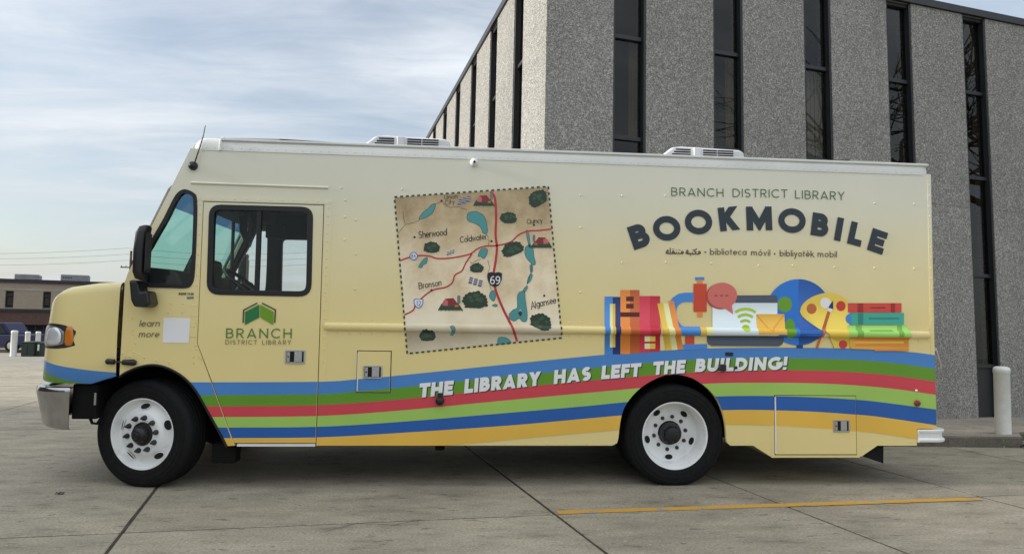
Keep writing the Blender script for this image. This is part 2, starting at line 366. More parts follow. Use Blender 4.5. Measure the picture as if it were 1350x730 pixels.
def rrect(c, rad, n=5):                  # rounded quadrilateral through 4 corners
    out_ = []
    for i in range(4):
        a, b, d = Vector(c[i - 1]), Vector(c[i]), Vector(c[(i + 1) % 4]); r = rad[i] if isinstance(rad, (list, tuple)) else rad
        p0 = b + (a - b).normalized() * r; p1 = b + (d - b).normalized() * r
        for j in range(n + 1):
            t = j / n; out_.append(tuple(p0 * (1 - t) ** 2 + b * (2 * t * (1 - t)) + p1 * t * t))
    return out_

# ================================================================== THE LOT
ys = [-80, -20, -6, -2, 0, 2.4, 3, 3.6, 4.4, 6, 10, 20, 40, 80, 160, 400]
mb = MB(); mb.grid([[(x, y, gz(y) - .035) for x in (-500, -60, -20, 0, 20, 60, 500)] for y in ys])
ground = struct(mb.build('ground', 'concrete_far', smooth=60))
O = Vector((3.35, -.775)); E1 = Vector((.9937, .1116)); E2 = Vector((-.235, .972))
AL = [-33, -30, -27, -24, -21, -18, -15, -12, -9, -6, -2.97, 0, 1.88, 3.75, 5.62, 7.5, 9.4]
BL = [-4.6, 0, 4.35, 8.7, 13, 17.4, 21.8]
GAP = .009
rs = random.Random(3)
for i in range(len(AL) - 1):
    for j in range(len(BL) - 1):
        a0, a1, b0, b1 = AL[i] + GAP, AL[i + 1] - GAP, BL[j] + GAP, BL[j + 1] - GAP
        dz = rs.uniform(-.002, .002); nn = 6
        def pt(a, b, drop=0):
            q = O + E1 * a + E2 * b; return (q.x, q.y, gz(q.y) + dz - drop)
        mb = MB(); e = .008
        mb.grid([[pt(a0 + e + (a1 - a0 - 2 * e) * s / 2, b0 + e + (b1 - b0 - 2 * e) * t / nn) for s in range(3)] for t in range(nn + 1)])
        per = [(0, t / nn) for t in range(nn)] + [(s / 2, 1) for s in range(2)] + [(1, 1 - t / nn) for t in range(nn)] + [(1 - s / 2, 0) for s in range(2)]
        r0 = [pt(a0 + e + (a1 - a0 - 2 * e) * s, b0 + e + (b1 - b0 - 2 * e) * t) for s, t in per]
        r1 = [pt(a0 + (a1 - a0) * s, b0 + (b1 - b0) * t, .006) for s, t in per]
        r2 = [pt(a0 + (a1 - a0) * s, b0 + (b1 - b0) * t, .034) for s, t in per]
        mb.grid([r0, r1, r2], close=True)
        mb.build('concrete_slab', 'concrete', ground)
# tar in the joints
def strip(name, p, q, w, dz, m, parent, n=14, wob=0.0, seed=1):
    rr = random.Random(seed); p, q = Vector(p), Vector(q); t = (q - p).normalized(); nrm = Vector((-t.y, t.x)); rows = []
    for i in range(n + 1):
        c = p.lerp(q, i / n); a = c + nrm * (w / 2 + rr.uniform(-wob, wob)); b = c - nrm * (w / 2 + rr.uniform(-wob, wob))
        rows.append([(a.x, a.y, gz(a.y) + dz), (b.x, b.y, gz(b.y) + dz)])
    return MB().grid(rows).build(name, m, parent)
for k_, a in enumerate(AL[8:]):
    p = O + E1 * a + E2 * BL[0]; q = O + E1 * a + E2 * BL[-1]; strip('joint_seal', p, q, 2 * GAP + .004, -.003, 'joint', ground, 120, .005, k_)
for b in BL[:4]:
    p = O + E1 * AL[0] + E2 * b; q = O + E1 * AL[-1] + E2 * b; strip('joint_seal', p, q, 2 * GAP + .010, -.0045, 'joint', ground, 160, .006, int(b * 3) + 50)
# painted bay line (two strokes) just behind the cross joint
l0 = gpt(735, 675.6); l1 = gpt(1291, 657.4)
strip('painted_line', l0.xy, l1.xy, .088, .0045, 'line_paint', ground, 60, .004, 5)
# hairline cracks
for pts in ([(430, 700), (470, 690), (520, 692), (560, 684)], [(1216, 596), (1240, 600), (1258, 599), (1290, 603)], [(20, 586), (38, 583), (52, 584)]):
    w = [gpt(*p) for p in pts]
    for a, b in zip(w, w[1:]): strip('crack', a.xy, b.xy, .004, .0036, 'joint', ground, 4, .003)

# raised walk along the office building
walk = [(7.35, 1.86), (8.3, 1.81), (9.36, 1.76), (9.42, 1.80), (9.75, 2.2), (14.5, 3.2), (15.5, 6.2), (6.0, 4.2), (6.9, 2.8)]
wz = lambda p: .125 - .054 * (p[1] - 1.8)
inner = inset(walk, .14)
if area2(walk) < 0: walk = walk[::-1]
mb = MB(); mb.add([(x, y, wz((x, y))) for x, y in inner], [tuple(range(len(inner)))])
mb.add([(x, y, wz((x, y))) for x, y in inner] + [(x, y, -.3) for x, y in inner], [(i, (i + 1) % len(inner), (i + 1) % len(inner) + len(inner), i + len(inner)) for i in range(len(inner))])
sidewalk = struct(mb.build('sidewalk', 'sidewalk_concrete'))
kin = inset(walk, .137); ko = inset(walk, .018); n_ = len(walk)
mb = MB()
ring = lambda lp, f: [(x, y, f((x, y))) for x, y in lp]
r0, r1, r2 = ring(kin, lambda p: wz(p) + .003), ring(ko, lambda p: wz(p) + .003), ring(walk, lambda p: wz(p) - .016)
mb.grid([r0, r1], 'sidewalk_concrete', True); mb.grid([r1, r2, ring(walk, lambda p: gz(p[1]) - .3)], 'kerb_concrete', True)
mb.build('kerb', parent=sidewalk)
# dead leaves caught at the end of the kerb, and one scrap on the lot
rl = random.Random(11); mb = MB()
for i in range(240):
    u = rl.random() ** 1.5; x = 9.40 + u * .55 + rl.uniform(-.06, .05); y = 1.72 + u * .35 + rl.gauss(-.02, .05)
    a = rl.uniform(0, 6.28); s_ = rl.uniform(.008, .03); z = gz(y) + .004 + rl.random() * .03
    mb.add([(x + s_ * math.cos(a), y + s_ * math.sin(a), z), (x - s_ * .4 * math.sin(a), y + s_ * .4 * math.cos(a), z + .01), (x - s_ * math.cos(a), y - s_ * math.sin(a), z + .004), (x + s_ * .4 * math.sin(a), y - s_ * .4 * math.cos(a), z)], [(0, 1, 2, 3)])
o = mb.build('dead_leaves', 'leaf_dead', recalc=False); tag(o, 'small dark drift of dead leaves at the end of the kerb', 'leaves'); o['kind'] = 'stuff'
q = gpt(79, 651); mb = MB()
mb.grid([[(q.x + (i - 3) * .011, q.y + (j - 1) * .016, .004 + .012 * abs(math.sin(i * 1.1 + j))) for i in range(7)] for j in range(3)])
tag(mb.build('leaf_scrap', 'leaf_dead'), 'small crumpled dark leaf lying on the concrete by the front tyre', 'leaf')

# ================================================================== OFFICE BUILDING
RB = Matrix(((.9798, -.1997, .0084), (.1993, .9794, .032), (-.0146, -.0297, .9995)))
office = thing('office_building', 'two storey office building of grey exposed aggregate piers and tall dark slot windows', 'building', (3.669, 2.724, 1.6436))
office.rotation_euler = RB.to_euler()
ZB, ZT = -2.1, 5.06
FW = [.98 + 1.573 * i for i in range(9)]; LW = [1.085 + 1.555 * i for i in range(9)]
WW = .5; TR = [3.77, 2.33, .72, -.73]
def pier(x0, x1, y0, y1):
    MB().box(x0, x1, y0, y1, ZB, 1.80).build('pier_panel', 'aggregate', office, bevel=.003); MB().box(x0, x1, y0, y1, 1.803, ZT).build('pier_panel', 'aggregate', office, bevel=.003)
xs = [0.0]
pier(0, FW[0], 0, .30); pier(0, .30, .30, LW[0])        # corner, both faces
for i in range(len(FW)): pier(FW[i] + WW, FW[i + 1] if i + 1 < len(FW) else FW[i] + 1.5, 0, .30)
for i in range(len(LW)): pier(0, .30, LW[i] + WW, LW[i + 1] if i + 1 < len(LW) else LW[i] + 1.5)
FX = FW[-1] + 1.5; LY = LW[-1] + 1.5
# joint lines of the panels at the storey line
mb = MB(); mb.box(.62, FX, .64, LY, ZB, ZT - .1); mb.build('core_wall', 'room', office)
MB().box(.02, FX, .02, LY, ZT + .003, ZT + .03).build('roof_deck', 'roof_grey', office)
mb = MB(); mb.box(-.035, FX, -.035, .12, ZT + .004, 5.18); mb.box(-.035, .12, .122, LY, ZT + .004, 5.18); mb.build('fascia', 'dark_metal', office)
def office_window(i, front, style):
    u0 = FW[i] if front else LW[i]; u1 = u0 + WW
    def bx(mb, a, b, d0, d1, z0, z1, m=None):
        if front: mb.box(a, b, d0, d1, z0, z1, m)
        else: mb.box(d0, d1, a, b, z0, z1, m)
    mb = MB(); D0, D1 = .012, .15
    bx(mb, u0 + .002, u0 + .03, D0, D1, ZB, ZT); bx(mb, u1 - .034, u1 - .002, D0, D1, ZB, ZT)
    bx(mb, u0 + .032, u1 - .036, D0 + .03, D1, ZT - .06, ZT)
    for t in TR: bx(mb, u0 + .032, u1 - .036, D0 + .05, D1, t - .03, t + .03)
    w = mb.build('window', 'dark_metal', office, bevel=.004)
    zs = [ZT - .06] + [v for t in TR for v in (t + .03, t - .03)] + [ZB]
    for j in range(0, len(zs), 2):
        mb = MB(); bx(mb, u0 + .031, u1 - .035, .100, .108, zs[j + 1], zs[j])
        mb.build('spandrel_panel' if j == 8 else 'pane', 'dark_metal' if j == 8 else 'office_glass', w)
    for j, st in enumerate(style):
        z1, z0 = zs[2 * j] + .02, zs[2 * j + 1] - .02
        if st == 'b':
            for q in range(6):
                a = u0 + .045 + q * .072; mb = MB(); bx(mb, a, a + .062, .19 + .004 * (q % 2), .194 + .004 * (q % 2), z0, z1); mb.build('blind_slat', 'blind', w)
        elif st in 'lr':
            a0 = u0 + (.05 if st == 'l' else .33); rows = []
            for z in (z0, z1):
                r = []
                for q in range(25):
                    a = a0 + .22 * q / 24 * (1 if st == 'l' else .6); d = .2 + .018 * math.sin(q * 1.15); r.append((a, d, z) if front else (d, a, z))
                rows.append(r)
            mb = MB(); mb.grid(rows); mb.build('curtain', 'curtain', w, smooth=80)
styles = ['.r', '.r', '.b', '..', '.l.l', '.b', '..', '..', '..']
for i in range(len(FW)): office_window(i, True, styles[i])
for i in range(len(LW)): office_window(i, False, '')

# ================================================================== BOOKMOBILE
WID = 2.25
truck = thing('bookmobile', 'cream bookmobile step van with rainbow stripes, a printed map and painted books on its side', 'truck')
ZSEAM, ZBOT, XREAR, XDR, XDL = 2.8557, .3598, 6.9644, 1.4188, .4229
T = truck
def SP(lst): return [S(p) for p in lst]
front_arch = SP([(299.9, 587.5), (291.8, 571.4), (275.7, 543), (259.6, 515), (243.5, 497), (223, 484.8), (203.2, 480), (183, 482.8), (163.5, 491), (157.5, 496)])
front_arch = smoothpoly(front_arch, 4, False)
rear_arch = SP([(957.8, 578), (956.6, 561.4), (952.9, 544), (945.5, 526.8), (933, 512), (916, 499.7), (898.6, 494.3), (886, 493.6), (871.5, 496), (851.8, 505.9), (837, 518), (824.7, 534), (818.5, 551.5), (815.3, 577)])
rear_arch = smoothpoly(rear_arch, 4, False)
g_ = .0065
c1_, c2_ = S((958.5, 583)), S((963, 586.5)); c3_, c4_ = S((813.6, 583.5)), S((807.4, 586.4))
diag0, diag1 = S((261.4, 453)), S((310.5, 589.5))
body = [S((251.5, 194.6)), (S((251.5, 194.6))[0] + .25, ZSEAM), (XREAR, ZSEAM), (XREAR, .517), (S((1208.8, 565.2))[0], .512), (S((1208.8, 586))[0], ZBOT), (c2_[0], ZBOT), c1_] + rear_arch + \
       [c3_, (c4_[0], ZBOT), (XDR + g_, ZBOT), (XDR + g_, 2.405), (XDL - g_, 2.405), (XDL - g_, diag0[1]), (diag1[0] - g_, ZBOT)] + front_arch + [S((158.2, 480)), S((164.6, 372)), S((168.5, 360))]
body = [(a, ZSEAM if abs(b - ZSEAM) < .02 else b) for a, b in body]
qz = zoomer(4.054, 150, 230)
quarter = smoothpoly(SP([qz(*p) for p in [(385, 80), (430, 100), (447, 140), (445, 300), (438, 460), (432, 545), (420, 585), (390, 607), (300, 606), (200, 603), (165, 590), (152, 560), (155, 440), (190, 370), (230, 300), (270, 230), (320, 130), (350, 92)]]), 3)
q_in = inset(quarter, .032); q_mid = inset(quarter, .004)
door = [(XDR, ZBOT + .022), (XDR, 2.398), (XDL, 2.398), (XDL, diag0[1]), (diag1[0], ZBOT + .022)]
dw = rrect(SP([(276, 269.4), (413.2, 272.9), (410.6, 391.2), (272.4, 388.3)]), [.1, .1, .11, .11]); dw_in = inset(dw, .046); dw_mid = inset(dw, .004)
pB_ = S((166, 364))
for y0, y1, nm in ((0, .035, 0), (WID - .035, WID, 1)):
    MB().plate(body, [q_mid], y0, y1).build('side_panel', 'body_paint', T)
    d = MB().plate(door, [dw_mid], y0 + (-.002 if not nm else 0), y1).build('door', 'body_paint', T)
    yo = (y0 - .008, y0 + .04) if not nm else (y1 - .04, y1 + .008)
    MB().plate(quarter, [q_in], *yo).build('quarter_window', 'gasket', T, bevel=.005)
    MB().plate(inset(quarter, .026), [], y0 + .012, y0 + .017).build('window_glass', 'clear_glass', T)
    f_ = MB().plate(dw, [dw_in], yo[0] - .002, yo[1]).build('window_frame', 'gasket', d, bevel=.006)
    MB().plate(inset(dw, .04), [], y0 + .012, y0 + .017).build('window_glass', 'clear_glass', d)
    xa = S((337.2, 330))[0] if not nm else XDL + .52; xb = xa + .036
    MB().box(xa, xb, y0 - .004, y0 + .03, 1.63, 2.34).build('window_divider', 'gasket', d)
for ya, yb in ((.082, .086), (WID - .086, WID - .082)):
    MB().plate([(-.18, 1.07), (1.61, 1.07), (1.61, 2.82), (.31, 2.82), (pB_[0] + .02, pB_[1])], [inset(quarter, .012), inset(dw, .012)], ya, yb).build('cab_lining', 'interior', T)
# pillar jamb behind the door gap, sill
MB().box(XDR - .05, XDR + .06, .037, .08, ZBOT + .03, 2.46).build('door_jamb', 'gap', T)
MB().box(XDL - .06, XDL + .04, .037, .08, 1.2, 1.58).build('door_jamb', 'gap', T)
MB().box(XDL - .02, XDR + .02, .037, .08, 2.36, 2.46).build('door_jamb', 'gap', T)
MB().plate([(XDL - .05, 1.28), (XDL + .04, 1.28), (diag1[0] + .05, .38), (diag1[0] - .05, .38)], [], .037, .06).build('door_jamb', 'gap', T)
MB().box(diag1[0] + .01, XDR - .004, .002, .05, ZBOT - .008, ZBOT + .014).build('door_sill', 'white_paint', T)
# roof: rounded cap, drip rail, crown
def plan(x0, x1, y0, y1, r, n=6):
    pts = []
    for cx_, cy_, a0 in ((x0 + r, y0 + r, 180), (x1 - r, y0 + r, 270), (x1 - r, y1 - r, 0), (x0 + r, y1 - r, 90)):
        for i in range(n + 1):
            a = R(a0 + 90 * i / n); pts.append((cx_ + r * math.cos(a), cy_ + r * math.sin(a)))
    return pts
XF = S((251.5, 194.6))[0]
mb = MB(); pl_ = plan(XF - .004, XREAR + .004, -.004, WID + .004, .10)
rows = []
for ins, z in ((.0, ZSEAM - .012), (0, ZSEAM + .03), (.004, ZSEAM + .06), (.016, ZSEAM + .085), (.04, ZSEAM + .103), (.09, ZSEAM + .116), (.3, ZSEAM + .13), (.7, ZSEAM + .145)):
    q = inset(pl_, ins) if ins else pl_
    rows.append([(x + max(0, (z - ZSEAM - .02)) * .45 * max(0, 1 - (x - XF) / .4), y, z) for x, y in q])
mb.grid(rows, close=True); mb.add(rows[-1], [tuple(range(len(rows[-1])))]); mb.build('roof', 'roof_white', T, smooth=50)
S8 = lambda p: S(p, -.004)
mb = MB(); xa = S((292, 182))[0]
mb.add([(x, y, z) for x in (xa, XREAR - .03) for y, z in ((-.002, ZSEAM + .075), (-.014, ZSEAM + .078), (-.014, ZSEAM + .092), (.03, ZSEAM + .105), (.03, ZSEAM + .07))], [(0, 1, 6, 5), (1, 2, 7, 6), (2, 3, 8, 7), (3, 4, 9, 8), (4, 0, 5, 9), (0, 4, 3, 2, 1), (5, 6, 7, 8, 9)])
mb.build('drip_rail', 'roof_white', T)
mb = MB(); mb.tube([(xa - .004, -.006, ZSEAM - .01), (xa - .004, -.007, ZSEAM + .04), (xa - .004, .006, ZSEAM + .085), (xa - .004, .06, ZSEAM + .118)], .012, 6); mb.build('roof_trim', 'roof_white', T, smooth=60)
# front: header, cowl, windscreen
pA, pB = S((250.7, 194.4)), S((166, 364))
def wsp(t, y, off=0.0):                     # point on the raked windscreen plane
    x = pA[0] + (pB[0] - pA[0]) * t; z = pA[1] + (pB[1] - pA[1]) * t; return (x - off * .92, y, z - off * -.4)
def wpanel(t0, t1, y0, y1, o0, o1):
    v = [wsp(t, y, o) for o in (o0, o1) for t, y in ((t0, y0), (t0, y1), (t1, y1), (t1, y0))]
    return MB().add(v, [(0, 1, 2, 3), (7, 6, 5, 4), (0, 4, 5, 1), (1, 5, 6, 2), (2, 6, 7, 3), (3, 7, 4, 0)])
wpanel(-.04, .26, .03, WID - .03, -.03, .003).build('windscreen_header', 'body_paint', T, bevel=.01)
wpanel(.26, .97, .03, .10, -.03, .004).build('windscreen_pillar', 'body_paint', T); wpanel(.26, .97, WID - .10, WID - .03, -.03, .004).build('windscreen_pillar', 'body_paint', T)
wpanel(.26, .97, WID / 2 - .03, WID / 2 + .03, -.02, .02).build('windscreen_pillar', 'gasket', T)
wpanel(.97, 1.1, .03, WID - .03, -.03, .003).build('cowl', 'body_paint', T)
for y0, y1 in ((.09, WID / 2 - .02), (WID / 2 + .02, WID - .09)):
    wpanel(.44, .965, y0, y1, .010, .016).build('windscreen', 'teal_glass', T); wpanel(.265, .44, y0, y1, .010, .016).build('windscreen', 'band_glass', T)
for y in (.085, WID - .085):
    mb = MB(); mb.tube([wsp(.30, y, .016), wsp(.33, y, .03), wsp(.9, y, .03), wsp(.96, y, .012)], .018, 6); mb.build('windscreen_seal', 'gasket', T, smooth=60)
# rear wall, floor, bulkhead, cab interior
MB().box(XREAR - .034, XREAR - .002, .04, WID - .04, ZBOT + .16, ZSEAM).build('rear_wall', 'body_paint', T)
MB().box(-.2, XREAR - .04, .04, WID - .04, 1.02, 1.06).build('floor', 'under_black', T)
MB().box(1.62, 1.66, .036, WID - .036, .67, 2.84).build('bulkhead', 'interior', T)
MB().box(.28, 1.61, .036, WID - .036, 2.62, 2.66).build('cab_ceiling', 'interior', T)
mb = MB(); mb.plate([(-.17, 1.68), (-.05, 1.84), (.2, 1.82), (.27, 1.68), (.27, 1.1), (-.17, 1.1)], [], .05, WID - .05); mb.build('dashboard', 'interior', T, bevel=.02)
MB().box(.02, .26, .72, 1.02, 1.70, 1.97).build('instrument_hood', 'interior', T, bevel=.04)
mb = MB(); c = Vector((.62, .56, 1.72)); ax = Vector((-.62, 0, -.78)); u_ = Vector((0, 1, 0)); w_ = ax.cross(u_)
rg = [c + (u_ * math.cos(2 * math.pi * i / 28) + w_ * math.sin(2 * math.pi * i / 28)) * .225 for i in range(29)]
mb.tube(rg, .017, 8, caps=False)
for a in (90, 210, 330): mb.tube([c + ax * .03, c + (u_ * math.cos(R(a)) + w_ * math.sin(R(a))) * .22], .014, 6)
mb.tube([c + ax * -.01, c + ax * .12, c + ax * .5], [.06, .045, .03], 10); mb.build('steering_wheel', 'black_plastic', T, smooth=60)
mb = MB(); mb.box(.95, 1.45, .35, .85, 1.0, 1.16); mb.box(.95, 1.45, 1.45, 1.9, 1.0, 1.16); mb.build('seat', 'interior', T, bevel=.05)
for y in (.6, 1.68):
    mb = MB(); mb.add([(1.3, y - .24, 1.14), (1.48, y - .24, 1.14), (1.48, y + .24, 1.14), (1.3, y + .24, 1.14), (1.42, y - .2, 1.86), (1.54, y - .2, 1.86), (1.54, y + .2, 1.86), (1.42, y + .2, 1.86)], [(0, 3, 2, 1), (4, 5, 6, 7), (0, 1, 5, 4), (1, 2, 6, 5), (2, 3, 7, 6), (3, 0, 4, 7)])
    mb.box(1.44, 1.54, y - .13, y + .13, 1.88, 2.1); mb.build('seat_back', 'interior_grey', T, bevel=.03)
mb = MB()                                            # overhead console, cables and fan below the ceiling
mb.box(.33, .62, .25, 1.7, 2.36, 2.60); mb.build('overhead_console', 'interior_grey', T, bevel=.03)
mb = MB()
for i in range(5):
    x = .56 + .015 * i; mb.tube([(x, .5, 2.4), (x + .02, .48, 2.2 - .012 * i), (x + .06, .46, 2.12 - .012 * i), (x + .1, .45, 2.2), (x + .12, .46, 2.38)], .008, 5)
mb.build('cable_loop', 'black_plastic', T, smooth=60)
mb = MB(); mb.box(.70, .86, .85, 1.0, 2.2, 2.33); mb.tube([(.78, .92, 2.33), (.78, .92, 2.6)], .02, 6); mb.build('cab_fan', 'interior', T, bevel=.02)
for x, y in ((1.0, 1.62), (.28, 1.2)): mb = MB(); mb.tube([(x, y, .7), (x, y, 2.62)], .018, 8); mb.build('grab_pole', 'steel_dark', T, smooth=60)

# ---- hood
HX, HR, HC, HY = -.222, .35, -.62, .45                # rear edge, corner radii
def hood_plan(n=12, xoff=0.0, rx=HR, ry=HY, xc=HC, xr=HX):
    pts = [(xr, 0, 0, -1), ((xr + xc) / 2, 0, 0, -1)]
    for i in range(n + 1):
        a = R(90 * i / n); pts.append((xc - rx * math.sin(a), ry - ry * math.cos(a), -math.sin(a), -math.cos(a)))
    pts.append((xc - rx - .012, WID / 2, -1, 0))
    return pts + [(x, WID - y, nx, -ny) for x, y, nx, ny in pts[-2::-1]]
def interp(tab, x):
    for (a, b), (c, d) in zip(tab, tab[1:]):
        if (a - x) * (c - x) <= 0: return b + (d - b) * (x - a) / (c - a)
    return tab[0][1] if abs(x - tab[0][0]) < abs(x - tab[-1][0]) else tab[-1][1]
HT = [(-.2, 1.708), (-.4, 1.698), (-.55, 1.678), (-.66, 1.652), (-.75, 1.625), (-.85, 1.585), (-.93, 1.545), (-1.0, 1.52)]
HBt = [(-.2, .945), (-.3, .857), (-1.1, .872)]
def hood_pt(p, fr, ins):
    x, y, nx, ny = p; zt = interp(HT, x); zb = interp(HBt, x)
    f = fr if fr <= 1 else 1
    z = zb + (zt - .08 - zb) * f if fr <= 1 else zt - .08 + .08 * math.sin((fr - 1) * math.pi / 2)
    lean = .075 * (z - zb) * max(0, -nx)
    return (x - nx * ins + lean, y - ny * ins, z)
pts = hood_plan()
rows = [[hood_pt(p, fr, ins) for p in pts] for fr, ins in ((0, .05), (0, .012), (.02, 0), (.25, -.006), (.5, -.01), (.75, -.006), (1, 0), (1.25, .004), (1.5, .014), (1.8, .04), (2, .075))]
ctr = []
for x, y, nx, ny in pts:
    xx = min(HX, x + .25 if nx < -.4 else x); ctr.append((xx, WID / 2 + (y - WID / 2) * .35, interp(HT, xx) + .05))
rows.append(ctr); rows.append([(x, WID / 2 + (y - WID / 2) * .02, z + .012) for x, y, z in ctr])
mb = MB(); mb.grid(rows); mb.build('hood', 'hood_paint', T, smooth=45)
mb = MB(); mb.plate([S((154.6, 491)), S((158.6, 480)), S((165, 372)), S((160.6, 373.5))], [], .02, WID - .02); mb.build('hood_gap_seal', 'gap', T)
# grille on the nose
mb = MB()
for z in (.95, 1.02, 1.09, 1.16, 1.23): mb.box(-1.0, -.965, .6, WID - .6, z, z + .035)
mb.build('grille', 'chrome', T, bevel=.006)
# headlights wrapped round the corners
def lamp(a0, a1, z0, z1, off, bulge, mir, n=10, m=6, shape=.0):
    rows = []
    for j in range(m + 1):
        r = []
        for i in range(n + 1):
            t = i / n; a = R(a0 + (a1 - a0) * t); w = j / m
            lo = z0 + shape * (2 * t - 1) ** 4 * .5; hi = z1 - shape * (2 * t - 1) ** 4
            z = lo + (hi - lo) * w; o_ = off + bulge * (1 - (2 * w - 1) ** 4) * (1 - (2 * t - 1) ** 6)
            nx, ny = -math.sin(a), -math.cos(a)
            x = HC - HR * math.sin(a) + nx * o_ + .075 * (z - .87) * math.sin(a); y = HY - HY * math.cos(a) + ny * o_
            if a < 0: x, y = HC - a * HR, -o_
            r.append((x, WID - y if mir else y, z))
        rows.append(r)
    return MB().grid(rows)
for mir in (0, 1):
    h = lamp(-11.5, 84, 1.145, 1.352, .009, .003, mir, 20, 8, .06).build('headlight', 'steel_dark', T, smooth=60)
    lamp(4, 82, 1.165, 1.335, .012, .010, mir, 14, 8, .05).build('lens', 'steel', h, smooth=60)
    lamp(7, 36, 1.18, 1.32, .020, .012, mir, 14, 10, .055).build('reflector', 'lens_chrome', h, smooth=60)
    lamp(-9, 3, 1.172, 1.33, .012, .010, mir, 14, 10, .075).build('turn_signal', 'amber', h, smooth=60)
# front bumper: one polished sheet wrapped round the corners
bp = [p for p in hood_plan(12, rx=.36, ry=.46, xc=-.665, xr=-.578)]
rows = []
for z, ins in ((.826, .09), (.830, .035), (.824, .012), (.808, .002), (.785, .002), (.64, .028), (.50, .056), (.48, .066), (.472, .085)):
    rows.append([(x - nx * ins + (.03 * (.82 - z) / .35 * -1 if i in (0, len(bp) - 1) else 0), y - ny * ins - .0, z - .03 * max(0, -nx) * (0 if z > .7 else -1)) for i, (x, y, nx, ny) in enumerate(bp)])
mb = MB(); mb.grid(rows); o = mb.build('front_bumper', 'bumper_chrome', T, smooth=40); md = o.modifiers.new('solid', 'SOLIDIFY'); md.thickness = .008; md.offset = -1
# chassis in the dark
mb = MB(); mb.box(-.92, 6.8, .76, .84, .55, .75); mb.box(-.92, 6.8, WID - .84, WID - .76, .55, .75); mb.build('frame_rail', 'under_black', T)
MB().box(-.60, -.40, .08, .58, .56, .85).build('frame_horn', 'under_black', T, bevel=.01)
mb = MB(); mb.tube([(-.46, .1, .57), (-.44, .1, .525), (-.40, .1, .52), (-.37, .1, .57)], .012, 6); mb.build('tow_hook', 'under_black', T, smooth=60)
MB().box(-.62, 1.0, .77, .80, .46, 1.02).build('wheel_well', 'under_black', T); MB().box(-.62, .9, .05, .78, 1.0, 1.015).build('wheel_well', 'under_black', T)  # added black plates that stop light leaking in above the front tyre
MB().box(-.415, -.398, .06, .078, .68, .78).build('bracket', 'steel', T)
for x in (0, 4.5355): mb = MB(); mb.tube([(x, .3, .44), (x, WID - .3, .44)], .07, 10); mb.build('axle', 'under_black', T, smooth=60)
MB().box(1.9, 3.4, .3, .62, .33, .62).build('fuel_tank', 'under_black', T, bevel=.03)
MB().box(.9, 3.85, .45, 1.9, .44, .98).build('under_shade_box', 'under_black', T); MB().box(5.1, 6.7, .45, 1.9, .46, .98).build('under_shade_box', 'under_black', T)  # added boxes that deepen the shade beneath the truck
MB().box(2.38, 3.4, .12, .3, .345, .40).build('under_rail', 'under_black', T)
mb = MB(); mb.tube([(2.42, .1, .33), (2.5, .1, .33)], .03, 8); mb.build('drain_fitting', 'under_black', T, smooth=60)
MB().box(.55, .75, .06, .2, .20, .36).build('step_bracket', 'under_black', T, bevel=.01)
# wheel wells
for arch, nm in ((front_arch, 0), (rear_arch, 1)):
    x0 = min(p[0] for p in arch); x1 = max(p[0] for p in arch)
    for y0, y1 in ((.036, .75), (WID - .75, WID - .036)):
        mb = MB(); mb.grid([[(x, y0, z) for x, z in arch], [(x, y1, z) for x, z in arch]])
        yb = y1 if y0 < 1 else y0; mb.add([(x, yb, z) for x, z in arch], [tuple(range(len(arch)))])
        mb.build('wheel_well', 'under_black', T)
mb = MB(); ao = front_arch; ai = [(x * .985, z - .012) for x, z in front_arch]; mb.grid([[(x, -.012, z) for x, z in ao], [(x, -.012, z) for x, z in ai], [(x, .05, z) for x, z in ai]]); mb.grid([[(x, -.012, z) for x, z in ao], [(x, .0, z + .004) for x, z in ao]]); mb.build('arch_lip', 'gasket', T, smooth=60)
mud = S((1150, 586))[0]
MB().plate([(mud - .02, .36), (mud + .14, .36), (mud + .135, .19), (mud + .09, .205), (mud - .09, .27)], [], .05, .6).build('mud_flap', 'rubber', T)
# storage box skirt under the rear
sk = SP([(992, 586.9), (1018.4, 603), (1136, 601.2), (1157.7, 586.8)]); sk[0] = (sk[0][0], ZBOT + .004); sk[3] = (sk[3][0], ZBOT + .004)
MB().plate(sk, [], .001, .55).build('storage_skirt', 'body_paint', T)
# rear bumper
rb = []
x0 = S((1209.5, 575))[0]
path = [(x0, -.012, 0, -1), (6.93, -.012, 0, -1)]
for i in range(9): a = R(90 * i / 8); path.append((6.95 + .13 * math.sin(a), .118 - .13 * math.cos(a), math.sin(a), -math.cos(a)))
path += [(7.08, WID / 2, 1, 0)]; path += [(x, WID - y, nx, -ny) for x, y, nx, ny in path[-2::-1]]
rows = [[(x + nx * o_, y + ny * o_, z) for x, y, nx, ny in path] for z, o_ in ((.505, -.08), (.505, .008), (.498, .014), (.482, .012), (.475, 0), (.43, -.004), (.425, .008), (.415, .018), (.398, .016), (.39, .004), (.39, -.08))]
mb = MB(); mb.grid(rows); mb.add([r[0] for r in rows], [tuple(range(len(rows)))]); mb.build('rear_bumper', 'white_paint', T, smooth=40)

